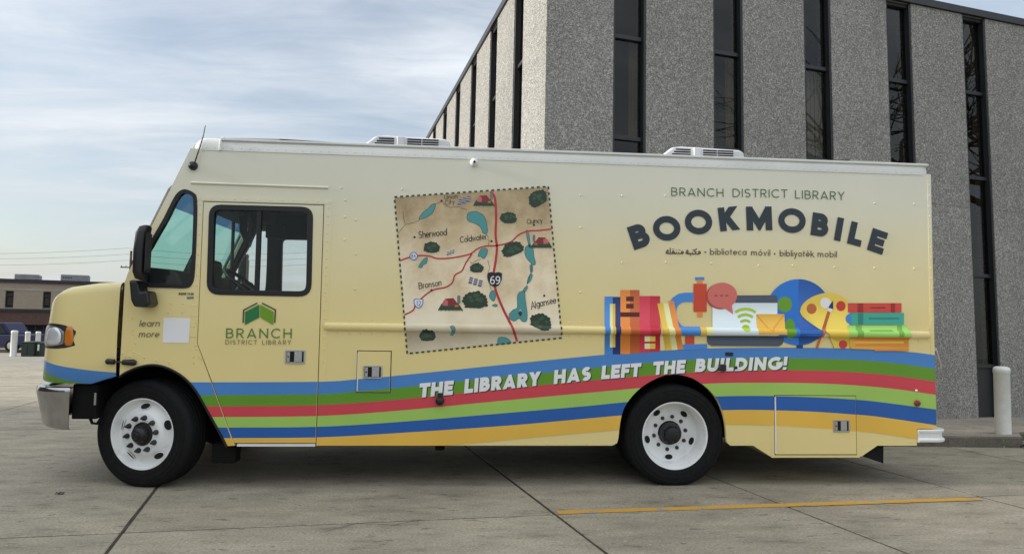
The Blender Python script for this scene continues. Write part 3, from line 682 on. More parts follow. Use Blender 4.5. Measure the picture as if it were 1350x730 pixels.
# ---- wheels
def wheel(x, y, z, ang, rear, side):
    tz = -.4385
    prof = [(.285, -.118), (.30, -.126), (.345, -.136), (.39, -.136), (.425, -.126), (.443, -.108), (.449, -.095)]
    for g in (-.058, -.018, .022, .062): prof += [(.450, g - .004), (.440, g), (.440, g + .008), (.450, g + .012)]
    prof += [(.449, .10), (.443, .112), (.425, .128), (.35, .136), (.285, .118)]
    prof = [(.283, -.11)] + prof
    mb = MB(); mb.lathe(prof, 72, flat=tz)
    t = mb.build('wheel', 'rubber', T, smooth=35); t.location = (x, y, z); t.rotation_euler = (0, 0, R(ang))
    for rr, aa in ((.40, -.1365), (.37, -.138), (.33, -.134)):
        mb = MB(); mb.lathe([(rr + .004, aa + .002), (rr + .002, aa - .002), (rr - .002, aa - .002), (rr - .004, aa + .002)], 72); mb.build('sidewall_ring', 'rubber', t, smooth=60)
    if not rear:
        rp_ = [(.292, -.112), (.300, -.120), (.297, -.127), (.288, -.126), (.28, -.112), (.272, -.085), (.262, -.068), (.245, -.066), (.215, -.088), (.19, -.108), (.178, -.120), (.17, -.124), (.115, -.125), (.10, -.122), (.095, -.10)]
        hub = [(.0, -.215), (.025, -.214), (.03, -.205), (.033, -.19), (.055, -.182), (.066, -.168), (.072, -.125), (.094, -.12), (.096, -.10)]
        hr, ha, tilt, lr, la = .226, -.083, .75, .137, -.124
    else:
        rp_ = [(.292, -.112), (.300, -.120), (.297, -.128), (.287, -.126), (.28, -.112), (.275, -.07), (.268, -.055), (.262, -.03), (.258, .0), (.25, .028), (.235, .038), (.20, .036), (.185, .028), (.115, .028), (.108, .03)]
        hub = [(0, -.075), (.04, -.075), (.06, -.07), (.066, -.05), (.07, -.03), (.092, -.026), (.096, -.01), (.1, .03)]
        hr, ha, tilt, lr, la = .215, .034, 0, .148, .026
    rim = MB().lathe(rp_, 64).build('rim', 'rim_white', t, smooth=40)
    MB().lathe(hub, 32).build('hub', 'black_plastic', t, smooth=35)
    for i in range(5):
        a = R(72 * i + (52 if rear else 20)); e1 = Vector((-math.sin(a), 0, math.cos(a))); e2 = Vector((math.cos(a), 0, math.sin(a))) * math.cos(tilt) + Vector((0, 1, 0)) * math.sin(tilt)
        c = Vector((math.cos(a) * hr, ha - .003, math.sin(a) * hr)); nn = 18; nv = e1.cross(e2)
        if nv.y > 0: nv = -nv
        lp = lambda k, o_: [c + e1 * ((.036 if rear else .043) * k * math.cos(6.2832 * j / nn)) + e2 * ((.024 if rear else .030) * k * math.sin(6.2832 * j / nn)) + nv * o_ for j in range(nn)]
        mb = MB(); mb.add(lp(1, .001), [tuple(range(nn))]); mb.build('hand_hole_shade_disc', 'gap', rim)  # dark disc on the rim, painted in place of the shade inside a hole
        mb = MB(); mb.grid([lp(1.10, -.002), lp(1.06, .004), lp(.98, .0025)], close=True); mb.build('hole_lip', 'rim_white', rim, smooth=60)
    for i in range(10):
        a = R(36 * i + 9); c = (math.cos(a) * lr, 0, math.sin(a) * lr)
        pr = [(.0, la - .05), (.008, la - .048), (.014, la - .03), (.019, la - .022), (.023, la - .002), (.023, la + .002)] if not rear else [(0, la - .016), (.012, la - .016), (.017, la - .008), (.018, la + .002)]
        MB().lathe(pr, 10, c).build('lug_nut', 'steel_dark', t, smooth=35)
    if rear:
        for i in range(8): a = R(45 * i + 10); MB().lathe([(0, -.04), (.009, -.039), (.01, -.02)], 6, (math.cos(a) * .08, 0, math.sin(a) * .08)).build('hub_bolt', 'steel_dark', t)
    if side:
        t.rotation_euler = (0, 0, R(ang + 180))
    return t
wheel(0.005, .20, .4385, -15, False, 0); wheel(4.5355, .16, .4385, 0, True, 0)
wheel(0.005, WID - .20, .4385, -15, False, 1); wheel(4.5355, WID - .16, .4385, 0, True, 1)
mb = MB(); mb.lathe([(.285, -.11), (.34, -.13), (.43, -.12), (.45, -.09), (.45, .09), (.43, .12), (.34, .13), (.285, .11)], 40, flat=-.4385); o = mb.build('inner_tyre', 'rubber', T, smooth=40); o.location = (4.5355, .47, .4385)

# ---- mirrors
def mirror(y, sgn):
    mb = MB(); x = .015
    rows = []
    for z, w, dx in ((1.715, .03, .02), (1.73, .06, .005), (1.78, .074, -.006), (1.95, .08, -.006), (2.1, .074, .004), (2.15, .06, .02), (2.165, .03, .03)):
        r = []
        for j in range(14):
            a = 2 * math.pi * j / 14; ca, sa = math.cos(a), math.sin(a)
            r.append((x + dx + .042 * math.copysign(abs(ca) ** .6, ca) * min(1, w / .07), y + w * math.copysign(abs(sa) ** .6, sa), z))
        rows.append(r)
    mb.grid(rows, close=True); mb.add(rows[0], [tuple(range(14))]); mb.add(rows[-1], [tuple(range(14))])
    o = mb.build('mirror', 'black_plastic', T, smooth=50)
    mb = MB(); mb.plate([(y - .055, 1.78), (y + .055, 1.78), (y + .055, 2.1), (y - .055, 2.1)], [], 0, .002)
    mb.v = [(x + .048 + q[1], q[0], q[2]) for q in mb.v]; mb.build('mirror_glass', 'steel_dark', o)
    yb = 0 if sgn < 0 else WID
    ap = [S(p, -.1) for p in [(174.5, 369), (186, 369.5), (189.5, 384.5), (199.5, 383), (203.5, 401), (197, 405.5), (181, 404.5), (177, 396)]]
    y0, y1 = sorted((yb + sgn * .005, yb + sgn * .17)); MB().plate(ap, [], y0, y1).build('mirror_arm', 'black_plastic', o, bevel=.02)
mirror(-.17, -1); mirror(WID + .17, 1)
# antenna, roof units, side camera, small fittings
ax_, az_ = S((255, 219))
mb = MB(); mb.lathe([(0, -.045), (.02, -.043), (.034, -.03), (.038, 0)], 14, (ax_, 0, az_)); an = mb.build('antenna', 'black_plastic', T, smooth=50)
pts = [S(p, -.04) for p in [(256.5, 214), (259.5, 205), (264, 192), (268, 179), (270.6, 165.5)]]; mb = MB(); mb.tube([(x, -.04, z) for x, z in pts], [.008, .007, .006, .005, .004], 6); mb.build('antenna_whip', 'black_plastic', an, smooth=60)
def roof_unit(px0, px1):
    x0 = CP.x + (S((px0, 180), 1.0)[0] - CP.x); x1 = S((px1, 180), 1.0)[0]; y0, y1 = .72, 1.5; zb = ZSEAM + .14
    H_ = [(x0, zb + .02), (x0 + (x1 - x0) * .24, zb + .215), (x0 + (x1 - x0) * .34, zb + .23), (x1 - .06, zb + .214), (x1 - .015, zb + .185), (x1, zb)]
    mb = MB(); mb.plate([(x0, zb - .04)] + H_ + [(x1, zb - .04)], [], y0, y1); u = mb.build('air_conditioner', 'ac_plastic', T, bevel=.03)
    w = x1 - x0
    for (a, b) in ((.28, .43), (.56, .70), (.71, .87)):
        for k_, z in enumerate((.197, .172, .147, .122)):
            aa = a - (.02 * k_ if a < .3 else 0)
            MB().box(x0 + aa * w, x0 + b * w, y0 - .006, y0 + .01, zb + z - .006, zb + z + .006).build('vent_slot', 'gap', u)
    MB().box(x0 + .46 * w, x0 + .53 * w, y0 - .02, y0 + .02, zb, zb + .22).build('rib', 'ac_plastic', u, bevel=.008)
roof_unit(468, 596); roof_unit(845, 968)
cx_, cz_ = S((625, 214.5)); mb = MB(); mb.lathe([(0, -.05), (.02, -.046), (.034, -.03), (.038, 0)], 14, (cx_, 0, cz_)); cm = mb.build('side_camera', 'white_paint', T, smooth=60)
mb = MB(); mb.lathe([(0, -.012), (.011, -.01), (.012, 0)], 10, (cx_ + .002, -.043, cz_ - .004)); mb.build('camera_lens', 'gap', cm)
def knob(px, py, r, d, m, nm, n=16, star=0):
    x, z = S((px, py)); mb = MB(); mb.lathe([(0, -d), (r * .5, -d), (r * .85, -d * .8), (r, -d * .4), (r, 0)], n, (x, -.004, z)); return mb.build(nm, m, T, smooth=40)
k1 = knob(580, 528, .038, .05, 'black_plastic', 'filler_cap'); x, z = S((580, 522)); MB().box(x - .018, x + .02, -.045, -.004, z - .01, z + .03).build('cap_tab', 'black_plastic', k1)
knob(1208.5, 531, .029, .022, 'red_lens', 'marker_light'); knob(1207.5, 514.3, .011, .012, 'white_paint', 'marker_stud')
x, z = S((951, 484)); MB().box(x - .028, x + .028, -.05, -.004, z - .03, z + .03).build('side_sensor', 'black_plastic', T, bevel=.008)
knob(969.5, 484.2, .015, .02, 'black_plastic', 'cable_grommet')
mb = MB(); mb.tube([(XREAR + .012, -.002, 1.22), (XREAR + .05, -.004, 1.10), (XREAR + .055, -.002, 1.06)], .009, 6); mb.build('door_rod', 'steel', T, smooth=60)
mb = MB(); mb.box(XREAR, XREAR + .025, 0, .02, 1.215, 1.245); mb.build('rod_bracket', 'steel', T)
# hood latches
x0, z0 = S((139.5, 476)); x1, z1 = S((152.5, 476.5)); x2, z2 = S((163.5, 477)); x3, z3 = S((181, 477.5))
mb = MB(); mb.tube([(x0 + .01, -.015, z0), (x0 + .02, -.02, z0), (x1, -.02, z1)], [.012, .024, .022], 8); mb.build('hood_latch', 'black_plastic', T, smooth=50)
mb = MB(); mb.tube([(x2, -.02, z2), (x3 - .02, -.02, z3), (x3, -.015, z3)], [.022, .027, .014], 8); mb.tube([(x1 - .02, -.022, z1), (x2 + .02, -.022, z2)], .007, 6); mb.build('hood_latch', 'black_plastic', T, smooth=50)
# rub rail
RZ, RH, RDP = 1.3617, .037, .034; RX0, RX1 = 1.452, 6.925
def rail(x, z):
    if x < RX0 or x > RX1 or abs(z - RZ) >= RH: return 0.0
    return RDP * math.sqrt(max(0, 1 - ((z - RZ) / RH) ** 2)) ** .8
rows = []
for i in range(11): rows.append([])
for x, s_ in ((RX0, .0), (RX0 + .008, .6), (RX0 + .02, .9), (RX0 + .035, 1), (RX1 - .035, 1), (RX1 - .02, .9), (RX1 - .008, .6), (RX1, .0)):
    for i in range(11): t = -1 + 2 * i / 10; z = RZ + RH * t * (.5 + .5 * s_); rows[i].append((x, .001 - RDP * s_ * math.sqrt(max(0, 1 - t * t)) ** .8, z))
mb = MB(); mb.grid(rows); mb.build('rub_rail', 'body_paint', T, smooth=70)
# lap strips, door surround, drip moulding
def lap(p, q, w, y=-.0022): 
    a, b = Vector(p), Vector(q); t = (b - a).normalized(); n = Vector((-t.y, t.x)) * w / 2
    MB().plate([tuple(a - n), tuple(b - n), tuple(b + n), tuple(a + n)], [], y, .001).build('lap_strip', 'body_paint', T)
lap((XDR + .042, .37), (XDR + .042, 2.44), .058); lap((XDL - .042, 1.26), (XDL - .042, 2.44), .06); lap((XDL - .07, 2.428), (XDR + .07, 2.428), .036, -.004)
lap((XDR + .075, 1.295), (XREAR - .02, 1.295), .014, -.0012); lap((XDR + .05, 1.425), (XREAR - .04, 1.425), .05, -.0012); lap((XREAR - .02, .56), (XREAR - .02, ZSEAM - .02), .034, -.0026)
p, q = S((252, 241)), S((433, 247.5)); mb = MB(); mb.tube([(p[0], -.001, p[1]), (q[0], -.001, q[1])], .011, 8); mb.build('drip_moulding', 'body_paint', T, smooth=60)
# rivets, one joined part
mb = MB(); rv = random.Random(5)
def rivet(x, z, r=.0075, y=-.003): r *= .85; mb.lathe([(0, y - .0035), (r * .6, y - .003), (r, y), (r, y + .003)], 7, (x, 0, z))
def rivline(p, q, n, **k):
    for i in range(n): t = i / (n - 1) if n > 1 else 0; rivet(p[0] + (q[0] - p[0]) * t, p[1] + (q[1] - p[1]) * t, **k)
for z in (1.425, 1.305):
    for i in range(58):
        x = RX0 + .03 + (RX1 - RX0 - .05) * i / 57
        if not (2.05 < x < 3.52 or 3.88 < x < 6.77): rivet(x, z)
rivline((XDR + .042, 1.06), (XDR + .042, 1.27), 3, y=-.004); rivline((XDR + .042, 1.43), (XDR + .042, 2.38), 14, y=-.004); rivline((XDL - .055, 1.26), (XDL - .055, 2.38), 14, y=-.004); rivline((XDL - .028, 1.26), (XDL - .028, 2.38), 14, y=-.004)
rivline((XDL - .04, 2.43), (XDR + .05, 2.43), 12, y=-.005); rivline((XF + .05, ZSEAM + .012), (XREAR - .05, ZSEAM + .012), 90, y=-.006, r=.006)
rivline((XREAR - .02, 1.5), (XREAR - .02, 2.75), 14, y=-.004); rivline(S((585, 586)), S((800, 583.8)), 9, r=.006); rivline(S((965, 582)), S((1200, 582)), 7, r=.006)
for p in [(455, 264), (454.5, 286), (454, 316), (469, 290), (469, 335), (468, 381), (450, 247.5), (530, 249.5), (765, 257.5), (765, 300), (820, 258), (877, 258), (1153, 268), (1205, 269), (820, 346), (878, 345.5), (938, 347), (1000, 350), (1045, 350), (1100, 352), (1153, 353), (1205, 354), (765, 385)]: rivet(*S(p), r=.011)
for p in [(174.7, 419), (174.5, 435), (175, 440), (178.5, 452), (176.5, 464), (161.5, 465.5), (165.5, 470), (171, 470), (183, 467), (190, 471), (206.5, 475), (223, 477.5), (222, 412), (240, 412), (258, 425), (258, 455), (259, 460), (255, 470), (255, 478), (263, 470), (242, 400), (226, 400), (265.5, 473)]: rivet(*S(p), r=.008)
o = mb.build('rivets', 'body_paint', T, smooth=60, recalc=False); o['kind'] = 'stuff'

# ================================================================== PRINTED GRAPHICS ON THE SIDE
LAY = .0004
class Decal:
    def __init__(s): s.items = []
    def poly(s, pts, m, layer=0, base=.0035, clips=()): s.items.append((pts, m, layer, base, clips)); return s
    def quads(s, quads, m, layer=0, base=.0035, clips=()):
        for q in quads: s.items.append((q, m, layer, base, clips))
        return s
    def build(s, name, parent=None):
        mats = []; bm = bmesh.new()
        for pts, m, layer, base, clips in s.items:
            if m not in mats: mats.append(m)
            k = mats.index(m); b = bmesh.new(); vs = [b.verts.new((x, 0, z)) for x, z in pts]
            if len(pts) < 3: b.free(); continue
            if len(pts) <= 4: b.faces.new(vs)
            else:
                for t in tessellate_polygon([[Vector((x, z, 0)) for x, z in pts]]):
                    try: b.faces.new([vs[i] for i in t])
                    except ValueError: pass
            for (co, no) in clips:
                bmesh.ops.bisect_plane(b, geom=b.verts[:] + b.edges[:] + b.faces[:], plane_co=(co[0], 0, co[1]), plane_no=(no[0], 0, no[1]), clear_outer=True)
            zs = [v.co.z for v in b.verts]
            if zs and min(zs) < RZ + RH and max(zs) > RZ - RH:
                for t in (-1, -.97, -.85, -.6, -.3, 0, .3, .6, .85, .97, 1):
                    bmesh.ops.bisect_plane(b, geom=b.verts[:] + b.edges[:] + b.faces[:], plane_co=(0, 0, RZ + RH * t), plane_no=(0, 0, 1))
            o = {}
            for v in b.verts: o[v] = bm.verts.new((v.co.x, -(base + layer * LAY + rail(v.co.x, v.co.z) * 1.03), v.co.z))
            for f in b.faces:
                nf = bm.faces.new([o[v] for v in f.verts]); nf.material_index = k; nf.smooth = True
                nf.normal_update()
                if nf.normal.y > 0: nf.normal_flip()
            b.free()
        me = bpy.data.meshes.new(name); bm.to_mesh(me); bm.free()
        for m in mats: me.materials.append(MATS[m])
        ob = bpy.data.objects.new(name, me); COL.objects.link(ob); ob.parent = parent or truck
        return ob
# ---- stripes
BND = [
 [(245, 503.6), (420, 502.8), (470, 499.6), (530, 494.2), (620, 485), (716, 475), (796, 467.4), (850, 463.4), (895, 460.6), (933, 459), (985, 458.3), (1058, 458.1), (1122, 459.4), (1197, 463.6), (1240, 468.8)],
 [(245, 521.5), (267, 520.6), (420, 519.2), (466, 515.8), (516, 511.6), (550, 508.2), (650, 497.5), (716, 491), (800, 483.2), (850, 478.2), (914, 473.8), (980, 472), (1042, 472), (1122, 473.6), (1183, 478.7), (1240, 487)],
 [(245, 536.2), (276, 535.3), (420, 533.6), (530, 525.8), (650, 513.5), (716, 507), (800, 499.4), (860, 494.2), (916, 490.6), (980, 488.2), (1060, 488), (1122, 490), (1183, 495.5), (1240, 503.8)],
 [(245, 550.2), (284, 549.3), (420, 547.9), (530, 540.5), (650, 529), (716, 522.8), (800, 515.2), (860, 509.8), (929, 505.6), (980, 504.2), (1060, 504.6), (1122, 507.2), (1183, 512.8), (1240, 521.2)],
 [(245, 564.2), (290, 563.2), (420, 562), (530, 555.4), (650, 545.4), (716, 539.8), (780, 534.2), (817, 530.4), (870, 526), (944, 522.2), (1000, 521.4), (1064, 522.8), (1122, 526), (1160, 529.6), (1240, 540.2)],
 [(245, 578), (295, 577), (420, 576), (530, 570), (650, 562), (716, 556.6), (817, 547.3), (870, 543.6), (957, 540.2), (1000, 540), (1064, 541.7), (1122, 545.6), (1160, 549.2), (1240, 561)],
 [(245, 600), (420, 599), (583, 587.4), (700, 576.4), (817, 566.2), (870, 562.6), (953, 559.4), (1000, 559.8), (1064, 563), (1122, 567.4), (1160, 571), (1240, 583)]]
BW = [smoothpoly([S(p) for p in b], 6, False) for b in BND]
def bz(i, x):
    b = BW[i]
    for (x0, z0), (x1, z1) in zip(b, b[1:]):
        if x0 <= x <= x1: return z0 + (z1 - z0) * (x - x0) / (x1 - x0)
    return b[0][1] if x < b[0][0] else b[-1][1]
def arch_z(x):
    z = ZBOT
    for arch in (front_arch, rear_arch):
        for (x0, z0), (x1, z1) in zip(arch, arch[1:]):
            if min(x0, x1) <= x <= max(x0, x1) and abs(x1 - x0) > 1e-6: z = max(z, z0 + (z1 - z0) * (x - x0) / (x1 - x0))
    return z
def bottom(x):
    z = arch_z(x)
    if x > S((1208.8, 575))[0]: z = max(z, .5135)
    return z
STR = ['vinyl_blue', 'vinyl_green', 'vinyl_red', 'vinyl_lime', 'vinyl_navyblue', 'vinyl_yellow']
def stripes(xa, xb, clips=(), zlo=None, zhi=9, base=.0008, parent=None):
    ar = [p[0] for p in front_arch] + [p[0] for p in rear_arch]
    xs = set([xa, xb])
    x = xa
    while x < xb:
        xs.add(x); near = any(lo - .05 < x < hi + .03 for lo, hi in ((min(p[0] for p in front_arch), max(p[0] for p in front_arch)), (min(p[0] for p in rear_arch), max(p[0] for p in rear_arch))))
        x += .006 if near else .09
    for q in ar + [S((1208.8, 575))[0], S((1208.8, 575))[0] + .001]:
        if xa < q < xb: xs.add(q)
    xs = sorted(xs)
    for i in range(6):
        d = Decal()
        for x0, x1 in zip(xs, xs[1:]):
            t0, t1, b0, b1 = bz(i, x0), bz(i, x1), bz(i + 1, x0), bz(i + 1, x1)
            l0, l1 = (bottom(x0), bottom(x1)) if zlo is None else (zlo, zlo)
            l0 += .0005; l1 += .0005
            b0, b1 = max(b0, l0), max(b1, l1); t0, t1 = min(t0, zhi), min(t1, zhi)
            if t0 <= b0 and t1 <= b1: continue
            t0, t1 = max(t0, b0 + 1e-5), max(t1, b1 + 1e-5)
            d.poly([(x0, b0), (x1, b1), (x1, t1), (x0, t0)], STR[i], 0, base, clips)
        if d.items: d.build('stripe', parent)
dg = Vector((diag1[0] - diag0[0], diag1[1] - diag0[1])).normalized(); dn = (-dg.y, dg.x)         # towards the rear
if dn[0] < 0: dn = (-dn[0], -dn[1])
off = lambda k: (diag0[0] + dn[0] * k, diag0[1] + dn[1] * k)
stripes(front_arch[-1][0] + .5, diag1[0], [(off(-.0075), dn)], base=.0008)
stripes(XDL, XDR - .002, [(off(.003), (-dn[0], -dn[1]))], zlo=ZBOT + .023, base=.0028)
stripes(XDR + g_ + .0005, 4.53, base=.0030); stripes(4.53, XREAR - .0005, base=.0030)
# ---- lettering: single-line alphabet drawn with a broad pen
def arc(cx, cy, rx, ry, a0, a1, n=16): return [(cx + rx * math.cos(R(a0 + (a1 - a0) * i / n)), cy + ry * math.sin(R(a0 + (a1 - a0) * i / n))) for i in range(n + 1)]
def glyph(c, w):
    a = w / 2; X = .66
    ru = (1 - a - .5) / 2
    def bowl(x0, x1, y0, y1): return [(a, y1), (x0, y1)] + arc(x0, (y0 + y1) / 2, x1 - a - x0, (y1 - y0) / 2, 90, -90, 14) + [(a, y0)]
    rs_ = X / 2 - a
    G = {
     'A': (.86, [[(a * 1.05, 0), (.43, 1 - a * .5), (.86 - a * 1.05, 0)], [(.19, .27), (.67, .27)]]),
     'B': (.68, [[(a, 0), (a, 1)], bowl(.33, .63, .52, 1 - a), bowl(.36, .68, a, .52)]),
     'C': (.86, [arc(.5, .5, .5 - a, .5 - a, 46, 314, 26)]),
     'D': (.80, [[(a, 0), (a, 1)], bowl(.32, .80, a, 1 - a)]),
     'E': (.60, [[(a, 0), (a, 1)], [(a, 1 - a), (.6, 1 - a)], [(a, .5), (.55, .5)], [(a, a), (.6, a)]]),
     'F': (.57, [[(a, 0), (a, 1)], [(a, 1 - a), (.57, 1 - a)], [(a, .48), (.53, .48)]]),
     'G': (.92, [arc(.5, .5, .5 - a, .5 - a, 46, 352, 28) , [(.55, .46), (.955, .46)]]),
     'H': (.76, [[(a, 0), (a, 1)], [(.76 - a, 0), (.76 - a, 1)], [(a, .5), (.76 - a, .5)]]),
     'I': (w, [[(a, 0), (a, 1)]]),
     'K': (.76, [[(a, 0), (a, 1)], [(a, .40), (.76 - a * 1.3, 1)], [(.30, .56), (.76 - a * 1.2, 0)]]),
     'L': (.56, [[(a, 0), (a, 1)], [(a, a), (.56, a)]]),
     'M': (1.0, [[(a, 0), (a, 1)], [(1 - a, 0), (1 - a, 1)], [(a, 1 - a * .6), (.5, .22), (1 - a, 1 - a * .6)]]),
     'N': (.80, [[(a, 0), (a, 1)], [(.8 - a, 0), (.8 - a, 1)], [(a, 1 - a * .7), (.8 - a, a * .7)]]),
     'O': (1.0, [arc(.5, .5, .5 - a, .5 - a, 0, 360, 36)]),
     'Q': (1.0, [arc(.5, .5, .5 - a, .5 - a, 0, 360, 30), [(.6, .25), (.95, -.05)]]),
     'R': (.68, [[(a, 0), (a, 1)], bowl(.33, .66, .46, 1 - a), [(.32, .46), (.68 - a, 0)]]),
     'S': (.62, [arc(.31, .5 + ru, .31 - a, ru, 35, 270, 14) + arc(.31, .5 - ru, .31 - a, ru, 90, -145, 14)[1:]]),
     'T': (.68, [[(.34, 0), (.34, 1)], [(0, 1 - a), (.68, 1 - a)]]),
     'U': (.74, [[(a, 1), (a, .37)] + arc(.37, .37, .37 - a, .37 - a, 180, 360, 16) + [(.74 - a, 1)]]),
     'Y': (.76, [[(a, 1), (.38, .46), (.76 - a, 1)], [(.38, 0), (.38, .5)]]),
     '!': (w * 1.1, [[(a, .33), (a, 1)], [(a, 0), (a, .2)]]),
     '1': (.35, [[(.06, .82), (.25, 1 - a), (.25, 0)]]),
     '2': (.6, [arc(.3, .72, .3 - a, .28 - a, 160, -30, 12) + [(.06, a), (.6, a)]]),
     '6': (.62, [arc(.31, .31, .31 - a, .31 - a, 0, 360, 24), [(a, .33)] + arc(.42, .45, .42 - a, .55 - a, 170, 75, 10)]),
     '8': (.6, [arc(.3, .25, .3 - a, .27 - a * .5, 0, 360, 20), arc(.3, .74, .26 - a, .26 - a * .5, 0, 360, 20)]),
     '9': (.62, [arc(.31, .69, .31 - a, .31 - a, 0, 360, 24), [(.62 - a, .67)] + arc(.2, .55, .42 - a, .55 - a, -10, -105, 10)]),
     'a': (X, [arc(X / 2, X / 2, rs_, rs_, 0, 360, 22), [(X - a, 0), (X - a, X)]]),
     'b': (X, [arc(X / 2, X / 2, rs_, rs_, 0, 360, 22), [(a, 0), (a, 1)]]),
     'c': (.58, [arc(X / 2, X / 2, rs_, rs_, 45, 315, 18)]),
     'd': (X, [arc(X / 2, X / 2, rs_, rs_, 0, 360, 22), [(X - a, 0), (X - a, 1)]]),
     'e': (X, [[(a, X / 2), (X - a, X / 2)] + arc(X / 2, X / 2, rs_, rs_, 0, 320, 20)]),
     'g': (X, [arc(X / 2, X / 2, rs_, rs_, 0, 360, 22), [(X - a, X), (X - a, 0)] + arc(X / 2, -.02, rs_, .22, 0, -150, 10)]),
     'h': (.58, [[(a, 0), (a, 1)], arc(.29, X - .29, .29 - a, .29 - a, 180, 0, 12) + [(.58 - a, 0)]]),
     'i': (w, [[(a, 0), (a, X)], [(a, .84), (a, .84 + w * 1.1)]]),
     'k': (.55, [[(a, 0), (a, 1)], [(a, .26), (.5, X)], [(.2, .38), (.53, 0)]]),
     'l': (w, [[(a, 0), (a, 1)]]),
     'm': (.96, [[(a, 0), (a, X)], arc(.26, X - .26, .26 - a, .26 - a, 180, 0, 10) + [(.52 - a, 0)], arc(.72 - a, X - .26, .24 - a, .26 - a, 180, 0, 10) + [(.96 - 2 * a, 0)]]),
     'n': (.58, [[(a, 0), (a, X)], arc(.29, X - .29, .29 - a, .29 - a, 180, 0, 12) + [(.58 - a, 0)]]),
     'o': (X, [arc(X / 2, X / 2, rs_, rs_, 0, 360, 22)]),
     'q': (X, [arc(X / 2, X / 2, rs_, rs_, 0, 360, 22), [(X - a, X), (X - a, -.3)]]),
     'r': (.34, [[(a, 0), (a, X)], arc(.30, X - .26, .30 - a, .26 - a, 180, 80, 8)]),
     's': (.46, [arc(.23, X * .74, .23 - a, X * .25 - a * .5, 40, 270, 10) + arc(.23, X * .26, .23 - a, X * .25 - a * .5, 90, -140, 10)[1:]]),
     't': (.36, [[(.16, 0), (.16, .92)], [(0, X - a), (.36, X - a)]]),
     'u': (.58, [[(a, X), (a, .29)] + arc(.29, .29, .29 - a, .29 - a, 180, 360, 12), [(.58 - a, X), (.58 - a, 0)]]),
     'v': (.56, [[(a, X), (.28, 0 + a), (.56 - a, X)]]),
     'w': (.84, [[(a, X), (.23, a), (.42, X - a), (.61, a), (.84 - a, X)]]),
     'y': (.56, [[(a, X), (.29, .02)], [(.56 - a, X), (.16, -.3)]]),
    }
    if c == '\u00f3': g = G['o']; return (g[0], g[1] + [[(.28, .78), (.44, .96)]])
    if c == '\u00e8': g = G['e']; return (g[0], g[1] + [[(.24, .96), (.40, .78)]])
    return G[c]
def text_strokes(t, w, track):
    x = 0; st = []
    for c in t:
        if c == ' ': x += .36; continue
        ad, ss = glyph(c, w)
        for p in ss: st.append([(q[0] + x, q[1]) for q in p])
        x += ad + track
    return st, x - track
def ribbon(pts, w):
    P = [Vector(p) for p in pts]; P = [p for i, p in enumerate(P) if i == 0 or (p - P[i - 1]).length > 1e-6]
    closed = (P[0] - P[-1]).length < 1e-5 and len(P) > 3
    if closed: P = P[:-1]
    n = len(P); Lf = []; Rt = []
    for i in range(n):
        a = P[(i - 1) % n] if closed or i > 0 else None; b = P[(i + 1) % n] if closed or i < n - 1 else None
        e1 = (P[i] - a).normalized() if a is not None else None; e2 = (b - P[i]).normalized() if b is not None else None
        e1 = e1 or e2; e2 = e2 or e1
        n1, n2 = Vector((-e1.y, e1.x)), Vector((-e2.y, e2.x)); h = n1 + n2; h = h.normalized() if h.length > 1e-5 else n1
        k = w / 2 / max(.42, h.dot(n1)); Lf.append(tuple(P[i] + h * k)); Rt.append(tuple(P[i] - h * k))
    rng = range(n) if closed else range(n - 1)
    return [[Lf[i], Rt[i], Rt[(i + 1) % n], Lf[(i + 1) % n]] for i in rng]
def clipy(poly, lo, hi):
    for c, sg in ((lo, 1), (hi, -1)):
        o = []
        for i in range(len(poly)):
            a, b = poly[i - 1], poly[i]; ia, ib = sg * (a[1] - c) >= 0, sg * (b[1] - c) >= 0
            if ia != ib: t = (c - a[1]) / (b[1] - a[1]); o.append((a[0] + (b[0] - a[0]) * t, c))
            if ib: o.append(b)
        poly = o
        if len(poly) < 3: return []
    return poly
def pen(stroke, xs, w, lo, hi):          # outline quads of one stroke, cut off square at foot and cap line
    p = [(q[0] * xs, q[1]) for q in stroke]
    if len(p) <= 3:
        for e, n in ((0, 1), (-1, -2)):
            v = Vector(p[e]) - Vector(p[n])
            if abs(v.x) > 1e-4 and abs(v.y) > .1 and (p[e][1] < .02 or p[e][1] > .97): p[e] = tuple(Vector(p[e]) + v.normalized() * w)
    r_ = [clipy(list(q), lo, hi) for q in ribbon(p, w)]
    return [q for q in r_ if q]
def write(d, t, pl, pr, cap, w, m, layer=6, shear=0.0, track=.12, base=.0035, jit=0.0, dxy=(0, 0)):
    A, B = Vector(S(pl)), Vector(S(pr)); mid = ((pl[0] + pr[0]) / 2, (pl[1] + pr[1]) / 2)
    capm = S((mid[0], mid[1] - cap))[1] - S(mid)[1]; st, wid = text_strokes(t, w, track)
    u = (B - A); sx = u.length / (wid + shear * 0); u = u.normalized(); v = Vector((-u.y, u.x)); rj = random.Random(len(t) * 7 + int(pl[0]))
    for i, s_ in enumerate(st):
        jx, jy = rj.uniform(-jit, jit), rj.uniform(-jit, jit)
        for q in pen(s_, sx / capm, w, -.4, 1.0 if t.isupper() else 1.1):
            d.poly([tuple(A + u * ((p[0] + jx + shear * p[1]) * capm + dxy[0]) + v * ((p[1] + jy) * capm + dxy[1])) for p in (clipy(q, 0, 1) if t.isupper() else q)], m, layer + i * .12, base)
